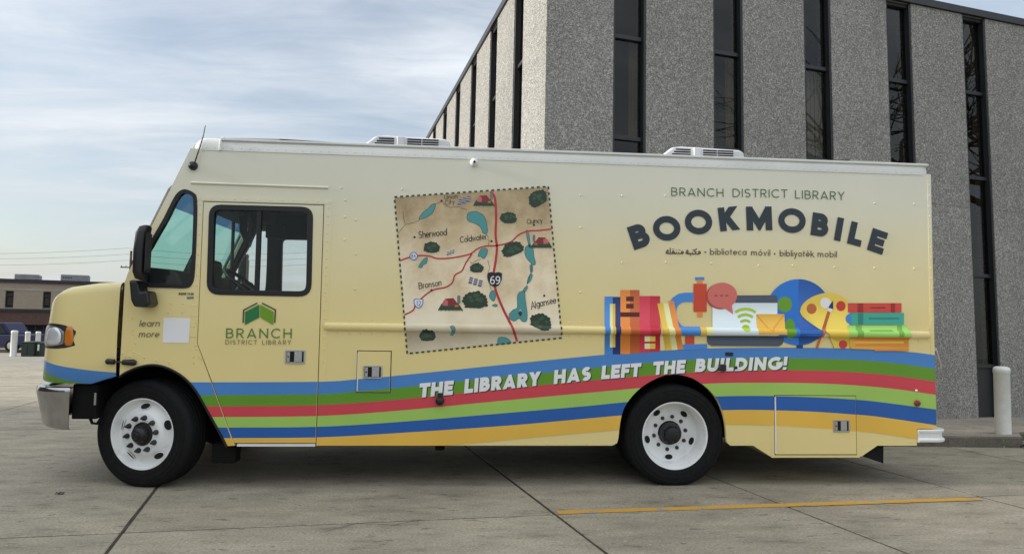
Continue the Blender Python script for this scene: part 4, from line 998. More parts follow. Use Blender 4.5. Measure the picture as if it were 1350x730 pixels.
# BOOKMOBILE on its arch: letter by letter from foot and head of the left edge
za, zb_ = zoomer(6.35, 810, 235), zoomer(6.35, 990, 235)
LET = [('B', za(160, 605), za(95, 415), 1.26), ('O', None, za(437, 419), 0), ('O', None, za(703, 367), 0), ('K', za(880, 447), za(855, 250), 1.24), ('M', za(1103, 437), za(1095, 238), 1.15),
       ('O', None, zb_(342, 355), 0), ('B', zb_(490, 473), zb_(512, 283), 1.22), ('I', zb_(692, 517), zb_(725, 325), 1.0), ('L', zb_(798, 543), zb_(838, 357), 1.14), ('E', zb_(962, 595), zb_(1013, 413), 1.26)]
for c, bl, tl, wx in LET:
    w = .285; d = Decal()
    if c == 'O':
        cx_, cz_ = S(tl); rx = .5 * (S((tl[0] + 18, tl[1]))[0] - S((tl[0] - 18, tl[1]))[0]); rz = .5 * (S((tl[0], tl[1] - 16.2))[1] - S((tl[0], tl[1] + 16.2))[1]); ww = .058
        d.quads(ribbon([(cx_ + (rx - ww / 2) * math.cos(R(i * 9)), cz_ + (rz - ww / 2) * math.sin(R(i * 9))) for i in range(41)], ww), 'print_ink', 6)
    else:
        A, B = Vector(S(bl)), Vector(S(tl)); v = B - A; h = v.length; v = v.normalized(); u = Vector((v.y, -v.x)) 
        for i, s_ in enumerate(glyph(c, w)[1]):
            
            for q in pen(s_, wx, w, 0, 1): d.poly([tuple(A + u * (p[0] * h) + v * (p[1] * h)) for p in q], 'print_ink', 6 + i * .12)
    d.build('headline_letter')
d = Decal()
for t, l, r_ in (('BRANCH', za(475, 148), za(912, 157)), ('DISTRICT', za(988, 158), zb_(305, 165)), ('LIBRARY', zb_(368, 170), zb_(782, 184))): d = Decal(); write(d, t, l, r_, 11, .105, 'print_forest', track=.2); d.build('library_lettering')
d = Decal()
for t, l, r_ in (('biblioteca', za(800, 640), za(1105, 642)), ('m\u00f3vil', za(1143, 645), zb_(160, 650)), ('bibliyot\u00e8k', zb_(240, 652), zb_(525, 657)), ('mobil', zb_(557, 658), zb_(718, 662))): write(d, t, l, r_, 8.2, .12, 'print_grey_ink', track=.14)
for p in (za(760, 618), zb_(197, 632)): x, z = S(p); d.poly([(x + .008 * math.cos(R(i * 45)), z + .008 * math.sin(R(i * 45))) for i in range(8)], 'print_grey_ink', 6)
ar = zoomer(13.5, 860, 320)
AR = [[(855, 185), (850, 165), (832, 150), (818, 165), (825, 185), (845, 188), (815, 200), (790, 198), (760, 190), (775, 165), (740, 145), (790, 105)], [(770, 195), (740, 200), (715, 198), (712, 165)], [(715, 198), (680, 200), (668, 185), (664, 165)], [(670, 198), (640, 195), (600, 185), (598, 165), (625, 130), (632, 160), (620, 185), (650, 196)],
      [(708, 128), (716, 134)], [(730, 124), (738, 130)], [(672, 222), (682, 228)],
      [(545, 190), (548, 165), (530, 150), (515, 165), (522, 186), (545, 188), (500, 192), (470, 190), (466, 165)], [(470, 190), (430, 190), (426, 165)], [(430, 190), (385, 190), (388, 160), (372, 145), (355, 158), (362, 180), (388, 186), (340, 190), (318, 188), (316, 90)], [(320, 190), (280, 190), (245, 185), (248, 165), (270, 130), (278, 158), (265, 186)],
      [(462, 128), (470, 134)], [(484, 126), (492, 132)], [(424, 124), (432, 130)], [(352, 112), (360, 118)], [(374, 112), (382, 118)]]
for i, p in enumerate(AR): d.quads(ribbon([S(ar(*q)) for q in (smoothpoly(p, 3, False) if len(p) > 2 else p)], .0088), 'print_grey_ink', 6 + i * .1)
d.build('translation_lettering')
# slogan with drop shadow
sl = zoomer(4.821, 530, 460); sr = zoomer(5.192, 800, 450)
d = Decal()
for t, l, r_, cp_ in (('THE', sl(105, 308), sl(322, 288), 18.6), ('LIBRARY', sl(392, 281), sl(878, 229), 18.4), ('HAS', sl(960, 222), sl(1200, 197), 18.2), ('LEFT', sl(1262, 191), sr(228, 238), 17.8), ('THE', sr(310, 229), sr(532, 215), 17.5), ('BUILDING!', sr(597, 208), sr(1232, 192), 17.4)):
    d = Decal(); write(d, t, l, r_, cp_, .285, 'print_shadow', 4, .17, .045, dxy=(.009, -.008)); write(d, t, l, r_, cp_, .285, 'print_white', 7, .17, .045); d.build('slogan_lettering')
# cab lettering, sticker, badge
lz = zoomer(8.113, 150, 390); d = Decal()
write(d, 'learn', lz(275, 327), lz(490, 325), 8.6, .10, 'print_grey_ink', shear=.2, track=.14); d.build('learn_more_lettering'); d = Decal(); write(d, 'more', lz(268, 440), lz(485, 440), 8.6, .10, 'print_grey_ink', shear=.2, track=.14); d.build('learn_more_lettering')
d = Decal(); d.poly(SP([lz(535, 230), lz(818, 238), lz(802, 502), lz(522, 497)]), 'print_white', 0, .003); d.build('sticker')
d = Decal(); write(d, 'ROUTE', (236, 388.6), (246, 388.8), 3.0, .22, 'print_shield_black', base=.003); write(d, 'STAR', (247.4, 388.8), (255.6, 389), 3.0, .22, 'print_shield_black', base=.003); d.poly(SP([(246.5, 391), (255.8, 391), (255.6, 394), (246.3, 394)]), 'print_silo', 0, .003); d.build('maker_badge')
# door logo
bl_ = zoomer(7.3, 280, 390); d = Decal(); ZZ = lambda f, pts: SP([f(*p) for p in pts])
d.poly(ZZ(bl_, [(318, 152), (454, 82), (454, 206), (315, 278)]), 'print_logo_dark', 6, .006); d.poly(ZZ(bl_, [(462, 82), (592, 152), (587, 278), (462, 206)]), 'print_logo_light', 6, .006)
d.quads(ribbon(ZZ(bl_, [(298, 258), (304, 136), (435, 68)]), .011), 'print_logo_line', 6, .006); d.quads(ribbon(ZZ(bl_, [(480, 68), (609, 134), (602, 258)]), .011), 'print_logo_line', 6, .006); d.build('book_emblem')
d = Decal(); write(d, 'BRANCH', bl_(132, 405), bl_(765, 406), 12.8, .12, 'print_logo_text', track=.26, base=.006); write(d, 'DISTRICT', bl_(127, 465), bl_(432, 466), 5.9, .14, 'print_logo_small', track=.26, base=.006); write(d, 'LIBRARY', bl_(480, 466), bl_(760, 466), 5.9, .14, 'print_logo_small', track=.26, base=.006); d.build('logo_lettering')
# ---- compartment doors and latches (raised leaves with their own piece of the stripes)
def leaf(cn, nm):
    q = SP(cn); x0, x1 = (q[0][0] + q[3][0]) / 2, (q[1][0] + q[2][0]) / 2; z1, z0 = (q[0][1] + q[1][1]) / 2, (q[2][1] + q[3][1]) / 2
    MB().plate([(x0 - .035, z0 - .03), (x1 + .035, z0 - .03), (x1 + .035, z1 + .03), (x0 - .035, z1 + .03)], [[(x0 - .006, z0 - .006), (x1 + .006, z0 - .006), (x1 + .006, z1 + .006), (x0 - .006, z1 + .006)]], -.0026, .0).build('compartment_frame', 'body_paint', truck)
    MB().plate([(x0 - .007, z0 - .007), (x1 + .007, z0 - .007), (x1 + .007, z1 + .007), (x0 - .007, z1 + .007)], [], -.0034, -.0005).build('compartment_gap', 'gap', truck)
    o = MB().plate([(x0, z0), (x1, z0), (x1, z1), (x0, z1)], [], -.010, -.0035).build(nm, 'body_paint', truck, bevel=.0015)
    stripes(x0 + .002, x1 - .002, zlo=z0 + .002, zhi=z1 - .002, base=.0106, parent=o); return o
lf = leaf([(472, 462.9), (515.2, 462.9), (514.2, 516), (470.6, 516.6)], 'compartment_door'); ls_ = leaf([(1021, 521.6), (1127.4, 521.6), (1128.3, 598.2), (1022.3, 598.2)], 'compartment_door')
MB().box(S((1021.6, 560))[0] - .004, S((1021.6, 560))[0] + .006, -.0125, -.006, S((1021.6, 597))[1], S((1021.6, 523))[1]).build('hinge_edge', 'white_paint', ls_)
MB().box(S((471.4, 490))[0] - .002, S((471.4, 490))[0] + .006, -.0125, -.006, S((471.4, 515))[1], S((471.4, 465))[1]).build('hinge_edge', 'white_paint', lf)
def latch(p0, p1, yb, parent):
    (x0, z1), (x1, z0) = S(p0), S(p1); w, h = x1 - x0, z1 - z0; y = -yb
    o = MB().plate(rrect([(x0, z0), (x1, z0), (x1, z1), (x0, z1)], .008, 3), [rrect([(x0 + .012, z0 + .012), (x1 - .012, z0 + .012), (x1 - .012, z1 - .012), (x0 + .012, z1 - .012)], .004, 2)], y - .008, y).build('latch', 'steel', parent, bevel=.0015)
    MB().box(x0 + .01, x1 - .01, y - .0015, y - .0002, z0 + .01, z1 - .01).build('latch_recess', 'gap', o)
    MB().box(x0 + .016, x0 + .10 * w + .022, y - .007, y - .001, z0 + .016, z1 - .016).build('lock_plate', 'steel', o)
    MB().lathe([(0, -.012), (.006, -.0115), (.0075, -.006)], 10, (x0 + .026, y, (z0 + z1) / 2)).build('key_hole', 'steel_dark', o)
    MB().box(x0 + .45 * w, x1 - .026, y - .007, y - .001, z0 + .014, z1 - .014).build('paddle', 'steel', o, bevel=.002)
latch((376.6, 461), (402.2, 479), .003, truck); latch((479.4, 481.3), (504, 498.6), .0105, lf); latch((1097.4, 552.6), (1119, 568.8), .0105, ls_)
d = Decal(); d.poly(SP([(955.8, 464), (966.2, 464.2), (966.2, 469.2), (955.8, 469)]), 'print_shield_black', 6, .004); d.build('small_label')

# ---- printed map
mz = zoomer(2.8075, 420, 220); MM = lambda pts: ZZ(mz, pts)
def blob(cx, cy, rx, ry, n, amp, seed, rot=0, flat=0):
    r_ = random.Random(seed); k = [r_.uniform(1 - amp, 1) for _ in range(n)]; out_ = []
    for i in range(n * 4):
        a = 2 * math.pi * i / (n * 4); q = k[(i // 4) % n] * (.90 + .12 * math.sin(math.pi * (i % 4) / 4 + .3)); x, y = rx * q * math.cos(a), ry * q * math.sin(a)
        if flat and y > ry * .62: y = ry * .62 + (y - ry * .62) * .35
        out_.append((cx + x * math.cos(rot) - y * math.sin(rot), cy + x * math.sin(rot) + y * math.cos(rot)))
    return out_
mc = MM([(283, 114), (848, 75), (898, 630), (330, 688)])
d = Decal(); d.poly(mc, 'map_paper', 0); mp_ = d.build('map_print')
def sub(name, fn):
    d = Decal(); fn(d); return d.build(name, mp_)
def road(pts, w): sub('map_road', lambda d: d.quads(ribbon(MM(smoothpoly(pts, 5, False)), w), 'print_road', 2))
road([(302, 347), (335, 335), (375, 328), (410, 330), (440, 339), (490, 337), (540, 328), (565, 320), (590, 302), (620, 293), (660, 291), (710, 278), (740, 252), (775, 238), (820, 235), (862, 230)], .013)
road([(318, 547), (350, 530), (362, 505), (400, 470), (430, 453), (470, 445), (495, 428), (505, 400), (530, 385), (545, 355), (568, 322)], .013)
road([(636, 92), (652, 115), (657, 180), (655, 250), (660, 300), (655, 350), (648, 395), (650, 430), (660, 470), (685, 530), (715, 590), (735, 645)], .021)
for p in ([(372, 192), (385, 170), (405, 155), (418, 140), (433, 138), (425, 165), (410, 180), (390, 190)], [(549, 190), (555, 170), (580, 165), (605, 175), (618, 195), (625, 230), (622, 247), (608, 245), (600, 225), (580, 210), (558, 203)],
          [(590, 330), (600, 305), (622, 302), (624, 320), (612, 340), (600, 332)], [(370, 370), (385, 345), (402, 335), (400, 355), (388, 362), (382, 372)], [(768, 240), (776, 240), (784, 290), (778, 293)],
          [(765, 300), (780, 288), (793, 300), (797, 330), (803, 355), (795, 363), (775, 345), (764, 325)], [(782, 365), (790, 362), (792, 385), (785, 390)], [(785, 395), (791, 400), (785, 420), (772, 432), (775, 412)],
          [(757, 455), (770, 440), (773, 448), (763, 463)], [(735, 480), (745, 462), (762, 462), (765, 490), (772, 540), (770, 568), (755, 572), (742, 560), (725, 570), (708, 562), (705, 545), (720, 528), (735, 520)],
          [(632, 475), (640, 458), (655, 460), (655, 480), (648, 496), (636, 488)], [(642, 512), (655, 507), (662, 512), (655, 517)], [(487, 590), (500, 588), (506, 600), (500, 620), (488, 622), (494, 605)], [(663, 640), (670, 630), (695, 632), (712, 646), (706, 652), (667, 655)]):
    sp_ = smoothpoly(p, 4)
    def f(d):
        d.poly(MM(sp_), 'print_lake', 1.4); d.quads(ribbon(MM(sp_ + [sp_[0]]), .0035), 'print_map_ink', 1.7)
        x0 = sum(q[0] for q in p) / len(p); y0 = sum(q[1] for q in p) / len(p)
    sub('map_lake', f)
sub('map_island', lambda d: d.poly(MM([(738, 540), (746, 530), (754, 540), (750, 552), (742, 550)]), 'print_tree', 2).poly(MM([(741, 536), (746, 526), (751, 536)]), 'print_shield_white', 1.9))
for p in ([(293, 250), (320, 215), (355, 207), (375, 192)], [(313, 163), (316, 195), (322, 212)], [(433, 138), (455, 130), (480, 148), (520, 150), (548, 160)], [(622, 248), (630, 275), (628, 290)], [(600, 340), (580, 348), (570, 358), (560, 352)], [(625, 345), (632, 370), (625, 410), (640, 455)], [(790, 362), (786, 392), (770, 440)]):
    pts = smoothpoly(p, 4, False); rj = random.Random(int(p[0][0])); pts = [(x + rj.uniform(-2, 2), y + rj.uniform(-2, 2)) for x, y in pts]
    sub('map_stream', lambda d: d.quads(ribbon(MM(pts), .0034), 'print_map_ink', 1.6))
for i, (x, y, rx, ry, ro) in enumerate([(419, 300, 34, 25, 0), (812, 118, 40, 36, -.5), (703, 190, 34, 26, 0), (718, 306, 45, 31, -.35), (585, 375, 29, 22, 0), (580, 495, 53, 39, 0), (822, 575, 46, 36, .4), (403, 625, 34, 26, 0)]):
    def f(d):
        d.poly(MM(blob(x, y, rx, ry, 17, .16, i + 3, ro, 1)), 'print_tree', 3); r_ = random.Random(i)
        for k_ in range(7):
            a, q = r_.uniform(0, 6.28), r_.uniform(.15, .62); d.poly(MM(blob(x + rx * q * math.cos(a), y - 2 + ry * .8 * q * math.sin(a), rx * .20, ry * .17, 6, .35, k_)), 'print_tree_light', 3.2 + .1 * k_)
    sub('map_tree', f)
for x, y, s_, fl in ((612, 125, 1, 1), (824, 280, 1, -1), (488, 508, 1.15, 1)):
    def f(d):
        P = lambda pts: MM([(x + a * s_ * fl, y + b * s_) for a, b in pts])
        d.poly(P([(-40, 18), (-30, 0), (-18, -10), (5, -8), (25, -4), (40, 18)]), 'print_grass', 2.6)
        for k_ in range(18): a = -40 + k_ * 4.5; d.poly(P([(a, 17), (a + 4, 17), (a + 2, 22 + (k_ * 7 % 3))]), 'print_grass', 2.6)
        d.poly(P([(-26, 4), (-24, -10), (-16, -17), (-8, -10), (-8, 5)]), 'print_barn_light', 3); d.poly(P([(-18, -18), (10, -20), (20, -6), (20, 2), (-7, 5), (-7, -10)]), 'print_barn', 2.9)
        d.poly(P([(22, -4), (22, -26), (27, -30), (32, -26), (32, -2)]), 'print_silo', 2.8); d.poly(P([(14, 2), (26, 1), (26, 8), (14, 9)]), 'print_brown', 3)
    sub('map_barn', f)
for cx_, cy_, s_, ro in ((538, 125, 1, -.5), (488, 317, .62, -.6), (580, 425, 1.1, .35)):
    def f(d):
        for k_ in (-1, 0, 1):
            a, b = cx_ + k_ * 16 * s_, cy_ + k_ * (ro if ro > 0 else ro * .8) * 14 * s_; P = lambda pts: MM([(a + q[0] * s_, b + q[1] * s_) for q in pts])
            d.poly(P([(-8, 10), (-2, -12), (9, -9), (4, 12)]), 'print_house', 2.6 + .1 * k_); d.quads(ribbon(P([(-6, 2), (5, 4)]), .003), 'print_shield_white', 3); d.quads(ribbon(P([(-4, -5), (7, -3)]), .003), 'print_shield_white', 3.1)
    sub('map_houses', f)
for t, l, r_, cp_ in (('Sherwood', (372, 265), (475, 253), 26), ('Coldwater', (524, 281), (623, 268), 23), ('Union', (466, 122), (514, 116), 16), ('City', (468, 142), (504, 136), 17), ('Bronson', (372, 452), (456, 438), 24), ('Quincy', (771, 211), (828, 206), 18), ('Algansee', (787, 524), (881, 502), 25)):
    sub('map_place_name', lambda d: write(d, t, mz(*l), mz(*r_), cp_ / 2.8075, .11, 'print_map_ink', 5, .08, .10, jit=.03))
for i, (x, y) in enumerate([(355, 260), (455, 126), (640, 275), (797, 215), (418, 456), (835, 476)]):
    sub('map_dot', lambda d: d.poly(MM([(x + 4.4 * math.cos(R(k_ * 40)), y + 4.4 * math.sin(R(k_ * 40))) for k_ in range(9)]), 'print_map_ink', 4))
def shield(x, y, w, h): return [(x - w / 2, y - h * .42), (x - w * .25, y - h * .5), (x, y - h * .44), (x + w * .25, y - h * .5), (x + w / 2, y - h * .42), (x + w * .48, y), (x + w * .3, y + h * .35), (x, y + h * .5), (x - w * .3, y + h * .35), (x - w * .48, y)]
def f(d):
    d.poly(MM(shield(652, 417, 54, 57)), 'print_shield_black', 5); write(d, '69', mz(635, 434), mz(672, 434), 30 / 2.8075, .12, 'print_white', 6, 0, .1)
sub('route_shield', f)
def f(d):
    d.poly(MM(shield(370, 505, 36, 36)), 'print_globe_dark', 5); d.poly(MM(shield(370, 505, 30, 30)), 'print_shield_white', 5.5); write(d, '12', mz(361, 514), mz(380, 514), 18 / 2.8075, .13, 'print_globe_dark', 6)
sub('route_shield', f)
def f(d):
    c = lambda r_: MM([(352 + r_ * math.cos(R(k_ * 20)), 330 + r_ * math.sin(R(k_ * 20))) for k_ in range(18)])
    d.poly(c(15), 'print_globe_dark', 5); d.poly(c(12), 'print_shield_white', 5.5); write(d, '86', mz(343, 337), mz(361, 337), 14 / 2.8075, .14, 'print_globe_dark', 6)
sub('route_marker', f)
cr = [(281, 112), (850, 73), (900, 632), (328, 690)]
for i in range(4):
    a, b = Vector(cr[i]), Vector(cr[(i + 1) % 4]); n_ = 27; L_ = (b - a).length
    for k_ in range(n_):
        t0 = (k_ + (0 if k_ == 0 else -.0)) / n_; t1 = t0 + .52 / n_
        sub('border_dash', lambda d: d.quads(ribbon(MM([tuple(a.lerp(b, t0)), tuple(a.lerp(b, t1))]), .0145), 'print_border', 5 + .2 * (i % 2)))
# ---- printed books, devices, globe, palette
A_, B_, C_ = zoomer(6.086, 790, 360), zoomer(6.081, 920, 360), zoomer(6.085, 1040, 360)
ART = [0]
def art(name, *items):
    d = Decal(); ART[0] += 1
    for i, (z, kind, g, m) in enumerate(items):
        ly = ART[0] * 1.1 + i * .14
        if kind == 'r': x0, y0, x1, y1 = g; d.poly(ZZ(z, [(x0, y0), (x1, y0), (x1, y1), (x0, y1)]), 'print_' + m, ly)
        elif kind == 'p': d.poly(ZZ(z, g), 'print_' + m, ly)
        elif kind == 'e': x, y, rx, ry = g; d.poly(ZZ(z, [(x + rx * math.cos(R(k_ * 7.5)), y + ry * math.sin(R(k_ * 7.5))) for k_ in range(48)]), 'print_' + m, ly)
        elif kind == 's': pts, w = g; d.quads(ribbon(ZZ(z, smoothpoly(pts, 5, False) if len(pts) > 2 and not isinstance(pts, tuple) else list(pts)), w), 'print_' + m, ly)
    return d.build(name)
LY0 = 640
art('printed_book', (A_, 'r', (43, 187, 108, 655), 'skyblue'), (A_, 'r', (108, 190, 169, 650), 'navy'), (A_, 'r', (85, 245, 106, 594), 'paleyellow'), (A_, 'r', (106, 245, 128, 594), 'gold'))
art('printed_book', (A_, 'r', (169, 135, 246, 648), 'orange'), (A_, 'r', (246, 135, 322, 642), 'rust'), (A_, 'r', (215, 187, 275, 225), 'maroon'), (A_, 'r', (215, 245, 275, 283), 'maroon'), (A_, 'r', (169, 313, 322, 350), 'maroon'))
art('printed_book', (A_, 'r', (322, 183, 405, 636), 'crimson'), (A_, 'r', (405, 183, 487, 628), 'crimson_dark'), (A_, 'r', (363, 505, 406, 547), 'paleyellow'), (A_, 'r', (406, 505, 449, 547), 'gold'), (A_, 'r', (363, 563, 406, 606), 'paleyellow'), (A_, 'r', (406, 563, 449, 606), 'gold'))
# headset-like blue loop with red grip (microscope)
d = Decal(); lp_ = [(758, 193)] + [(690 + 98 * math.cos(R(a)), 293 - 100 * math.sin(R(a)) ) for a in range(90, 181, 10)]
d.quads(ribbon(ZZ(A_, [(760, 193), (690, 193), (650, 200), (615, 222), (590, 255), (582, 300), (584, 350), (600, 400), (630, 440), (665, 462)]), .082), 'print_skyblue', 3.6)
d.poly(ZZ(A_, [(640, 428), (805, 428), (805, 500), (640, 500)]), 'print_skyblue', 3.9); d.build('printed_loop')
art('printed_grip', (A_, 'r', (785, 50, 828, 352), 'orange'), (A_, 'r', (755, 85, 861, 310), 'brick'), (A_, 'r', (768, 32, 842, 55), 'skyblue'), (A_, 'r', (805, 426, 856, 500), 'gold'), (A_, 'r', (688, 503, 762, 585), 'brick'), (A_, 'p', [(668, 572), (865, 566), (865, 605), (665, 615)], 'skyblue'))
art('printed_book', (A_, 'p', [(465, 243), (510, 240), (583, 616), (535, 619)], 'gold'), (A_, 'p', [(510, 240), (553, 238), (630, 613), (583, 616)], 'paleyellow'), (A_, 'p', [(553, 225), (597, 222), (674, 607), (628, 613)], 'orange'))
art('printed_globe', (C_, 'e', (75, 313, 262, 265), 'globe'), (C_, 'p', [(75, 48)] + [(75 + 262 * math.cos(R(a)), 313 - 265 * math.sin(R(a))) for a in range(90, -91, -6)], 'globe_dark'), (B_, 'e', (695, 250, 58, 62), 'leaf'), (B_, 'e', (735, 445, 45, 80), 'leaf'), (C_, 'r', (60, 575, 110, 600), 'navy'))
art('printed_laptop', (B_, 'p', smoothpoly([(300, 178), (620, 176), (634, 190), (634, 240), (300, 240)], 1), 'slate'), (B_, 'r', (60, 430, 125, 500), 'paleyellow'), (B_, 'r', (115, 238, 635, 500), 'screen'), (B_, 'p', [(72, 500), (688, 506), (686, 545), (672, 572), (645, 585), (110, 582), (85, 570), (72, 545)], 'slate'))
art('printed_signal', (B_, 's', ([(297, 312), (335, 294), (380, 287), (425, 294), (460, 314)], .026), 'lime'), (B_, 's', ([(318, 352), (348, 337), (378, 332), (410, 338), (438, 352)], .026), 'lime'), (B_, 's', ([(338, 390), (378, 377), (416, 390)], .024), 'lime'), (B_, 'e', (381, 440, 32, 28), 'lime'))
art('printed_envelope', (B_, 'p', [(463, 327), (690, 327), (700, 492), (473, 490)], 'envelope'), (B_, 's', (((468, 335), (585, 468)), .012), 'envelope_line'), (B_, 's', (((585, 468), (684, 335)), .012), 'envelope_line'))
art('printed_bubble', (B_, 'e', (180, 185, 116, 104), 'salmon_dark'), (B_, 'e', (194, 178, 118, 102), 'salmon'), (B_, 'p', [(200, 274), (280, 328), (268, 240)], 'salmon'), (B_, 'r', (130, 174, 156, 186), 'salmon_dark'), (B_, 'r', (174, 174, 200, 186), 'salmon_dark'), (B_, 'r', (216, 174, 242, 186), 'salmon_dark'))
pal = smoothpoly([(85, 310), (100, 260), (150, 210), (220, 175), (300, 158), (390, 170), (450, 205), (482, 250)], 4, False) + [(482, 602), (358, 600)] + smoothpoly([(345, 560), (300, 485), (230, 440), (150, 385), (103, 345)], 4, False)
art('printed_palette', (C_, 'p', pal, 'palette'), (C_, 'e', (178, 285, 40, 42), 'brown'), (C_, 'e', (290, 238, 42, 42), 'paint_white'), (C_, 'e', (413, 263, 38, 41), 'cherry'), (C_, 'e', (430, 570, 34, 34), 'cherry'))
art('printed_brush', (C_, 's', ([(318, 305), (290, 395), (268, 468)], .030), 'brown'), (C_, 's', ([(268, 468), (245, 530), (222, 600)], .021), 'brown'), (C_, 'p', [(304, 300), (312, 276), (345, 288), (334, 314)], 'paint_white'), (C_, 'p', [(311, 277), (330, 245), (351, 219), (352, 288)], 'navy'))
def bars(z, rects, m): return [(z, 'r', r_, m) for r_ in rects]
art('printed_book', (C_, 'r', (468, 240, 899, 315), 'book_red'), *bars(C_, [(545, 241, 592, 314), (812, 241, 846, 314), (650, 271, 767, 284)], 'book_red_dark'))
art('printed_book', (C_, 'e', (497, 365, 47, 45), 'skyblue'), (C_, 'r', (497, 318, 918, 412), 'teal'), *bars(C_, [(548, 319, 592, 411), (635, 356, 880, 370)], 'teal_dark'))
art('printed_book', (C_, 'p', [(465, 418), (945, 418), (965, 512), (468, 512)], 'book_green'), *bars(C_, [(530, 419, 580, 511), (862, 419, 902, 511), (635, 455, 822, 468)], 'book_green_dark'))
art('printed_book', (C_, 'p', [(955, 514), (500, 514), (482, 540), (480, 575), (492, 604), (955, 625)], 'ochre'), *bars(C_, [(515, 516, 957, 540), (528, 566, 957, 586), (680, 606, 957, 622)], 'orange'), *bars(C_, [(520, 545, 916, 562)], 'gold'))

# ================================================================== FAR SIDE OF THE LOT AND STREET
def at_depth(px, py, D):
    d = ray(px, py); return CP + d * D
# two-storey brick building across the lot
q0 = at_depth(-8, 440, 50); q1 = at_depth(135, 440, 53.5)
fx = Vector((q1.x - q0.x, q1.y - q0.y, 0)).normalized(); fn = Vector((-fx.y, fx.x, 0))
far = thing('brick_building', 'low brick building with tan upper storey and dark ground floor across the lot', 'building', (q0.x, q0.y, gz(q0.y)), (0, 0, math.atan2(fx.y, fx.x)))
def FB(px, py):
    d = ray(px, py); n = fn; t = n.dot(q0 - CP) / n.dot(d); q = CP + d * t; r_ = q - Vector((q0.x, q0.y, gz(q0.y))); return (r_.dot(fx), r_.z)
zr = FB(60, 369)[1]; zp = FB(40, 408)[1]; zc = FB(40, 381)[1]
U0, U1 = -14, FB(190, 400)[0] + 3
wins = []
for pa, pb in ((6.8, 17.8), (56.5, 67.5)):
    wins.append((FB(pa, 395)[0], FB(pb, 395)[0]))
sp_w = wins[1][0] - wins[0][0]; ww = wins[0][1] - wins[0][0]
allw = [wins[0][0] + sp_w * i for i in range(-4, 4)]
z0w, z1w = FB(40, 406)[1], FB(40, 384)[1]
MB().plate([(U0, zp), (U1, zp), (U1, zr - .15), (U0, zr - .15)], [[(u, z0w), (u + ww, z0w), (u + ww, z1w), (u, z1w)] for u in allw], 0, .3).build('upper_wall', 'brick_tan', far)
dx0, dx1 = FB(32, 440)[0], FB(75, 440)[0]; dz = FB(50, 428)[1]
MB().plate([(U0, -.6), (dx0, -.6), (dx0, dz), (dx1, dz), (dx1, -.6), (U1, -.6), (U1, zp - .004), (U0, zp - .004)], [], .05, .35).build('ground_floor_wall', 'brick_dark', far)
MB().box(U0, U1, -.05, .38, zp - .16, zp + .04).build('string_course', 'dark_metal', far)
MB().box(U0, U1, -.03, .0, zc - .1, zc + .02).build('lintel_band', 'concrete_tan', far)
MB().box(U0 - .1, U1 + .1, -.14, 9, zr - .28, zr).build('roof', 'dark_metal', far)
MB().box(U0, U1, .5, 8.8, -.6, zr - .3).build('back_wall', 'room', far)
for u in allw:
    mb = MB(); mb.box(u, u + .07, .02, .12, z0w, z1w); mb.box(u + ww - .07, u + ww, .02, .12, z0w, z1w); mb.box(u + .07, u + ww - .07, .03, .11, z1w - .35, z1w - .27); mb.box(u + .07, u + ww - .07, .03, .11, z0w, z0w + .12)
    w = mb.build('window', 'dark_metal', far); MB().box(u + .07, u + ww - .07, .08, .09, z0w + .12, z1w - .35).build('pane', 'office_glass', w); MB().box(u + .07, u + ww - .07, .08, .09, z1w - .27, z1w).build('pane', 'office_glass', w)
    MB().box(u + .1, u + ww - .1, .2, .21, z0w + .2, z1w - .1).build('blind', 'blind', w)
w = MB().box(dx0 + .1, dx1, .30, .34, -.5, dz - .1).build('doorway', 'car_glass', far)
for i in range(4): MB().box(dx0 + .1 + i * (dx1 - dx0) / 4, dx0 + .16 + i * (dx1 - dx0) / 4, .24, .298, -.5, dz - .1).build('mullion', 'dark_metal', w)
def rtu(pa, pb, pt_, seed):
    a, b = FB(pa, 366)[0], FB(pb, 366)[0]; t = FB((pa + pb) / 2, pt_)[1]; o = MB().box(a, b, .9, 3.2, zr - .05, t).build('rooftop_unit', 'hvac', far, bevel=.06)
    for i in range(4): u = a + (b - a) * (.08 + .09 * i); MB().box(u, u + (b - a) * .05, .88, .898, zr + .25, t - .2).build('louvre', 'dark_metal', o)
rtu(78.5, 117, 361.4, 1); rtu(16.5, 50, 360.6, 2)
# parked pickup, bollards and transformer cabinets in front of it
def ground_at(px, py): return gpt(px, py)
g0 = ground_at(14, 464.2); sc_ = (g0 - CP).dot(CF)
def wide(p0, p1, D): return (p1 - p0) / FPX * D
pk = thing('pickup_truck', 'dark blue pickup truck parked behind the white bollards', 'truck', (g0.x, g0.y, gz(g0.y)), (0, 0, R(-4)))
D = sc_; xr_ = wide(14, 33.5, D)
mb = MB(); mb.plate([(xr_ - 5.4, .45), (xr_ - 5.35, .85), (xr_ - 4.2, 1.0), (xr_ - .9, 1.0), (xr_, .98), (xr_, .42), (xr_ - .55, .36), (xr_ - 1.3, .36), (xr_ - 4.9, .36)], [], .0, 1.85); mb.build('body', 'car_blue', pk, bevel=.08)
mb = MB(); mb.plate([(xr_ - 4.0, 1.0), (xr_ - 3.3, 1.62), (xr_ - 1.45, 1.66), (xr_ - .95, 1.0)], [], .12, 1.73); mb.build('cab', 'car_blue', pk, bevel=.08)
MB().plate([(xr_ - 3.75, 1.05), (xr_ - 3.2, 1.54), (xr_ - 1.55, 1.57), (xr_ - 1.2, 1.05)], [], .10, .118).build('side_glass', 'car_glass', pk)
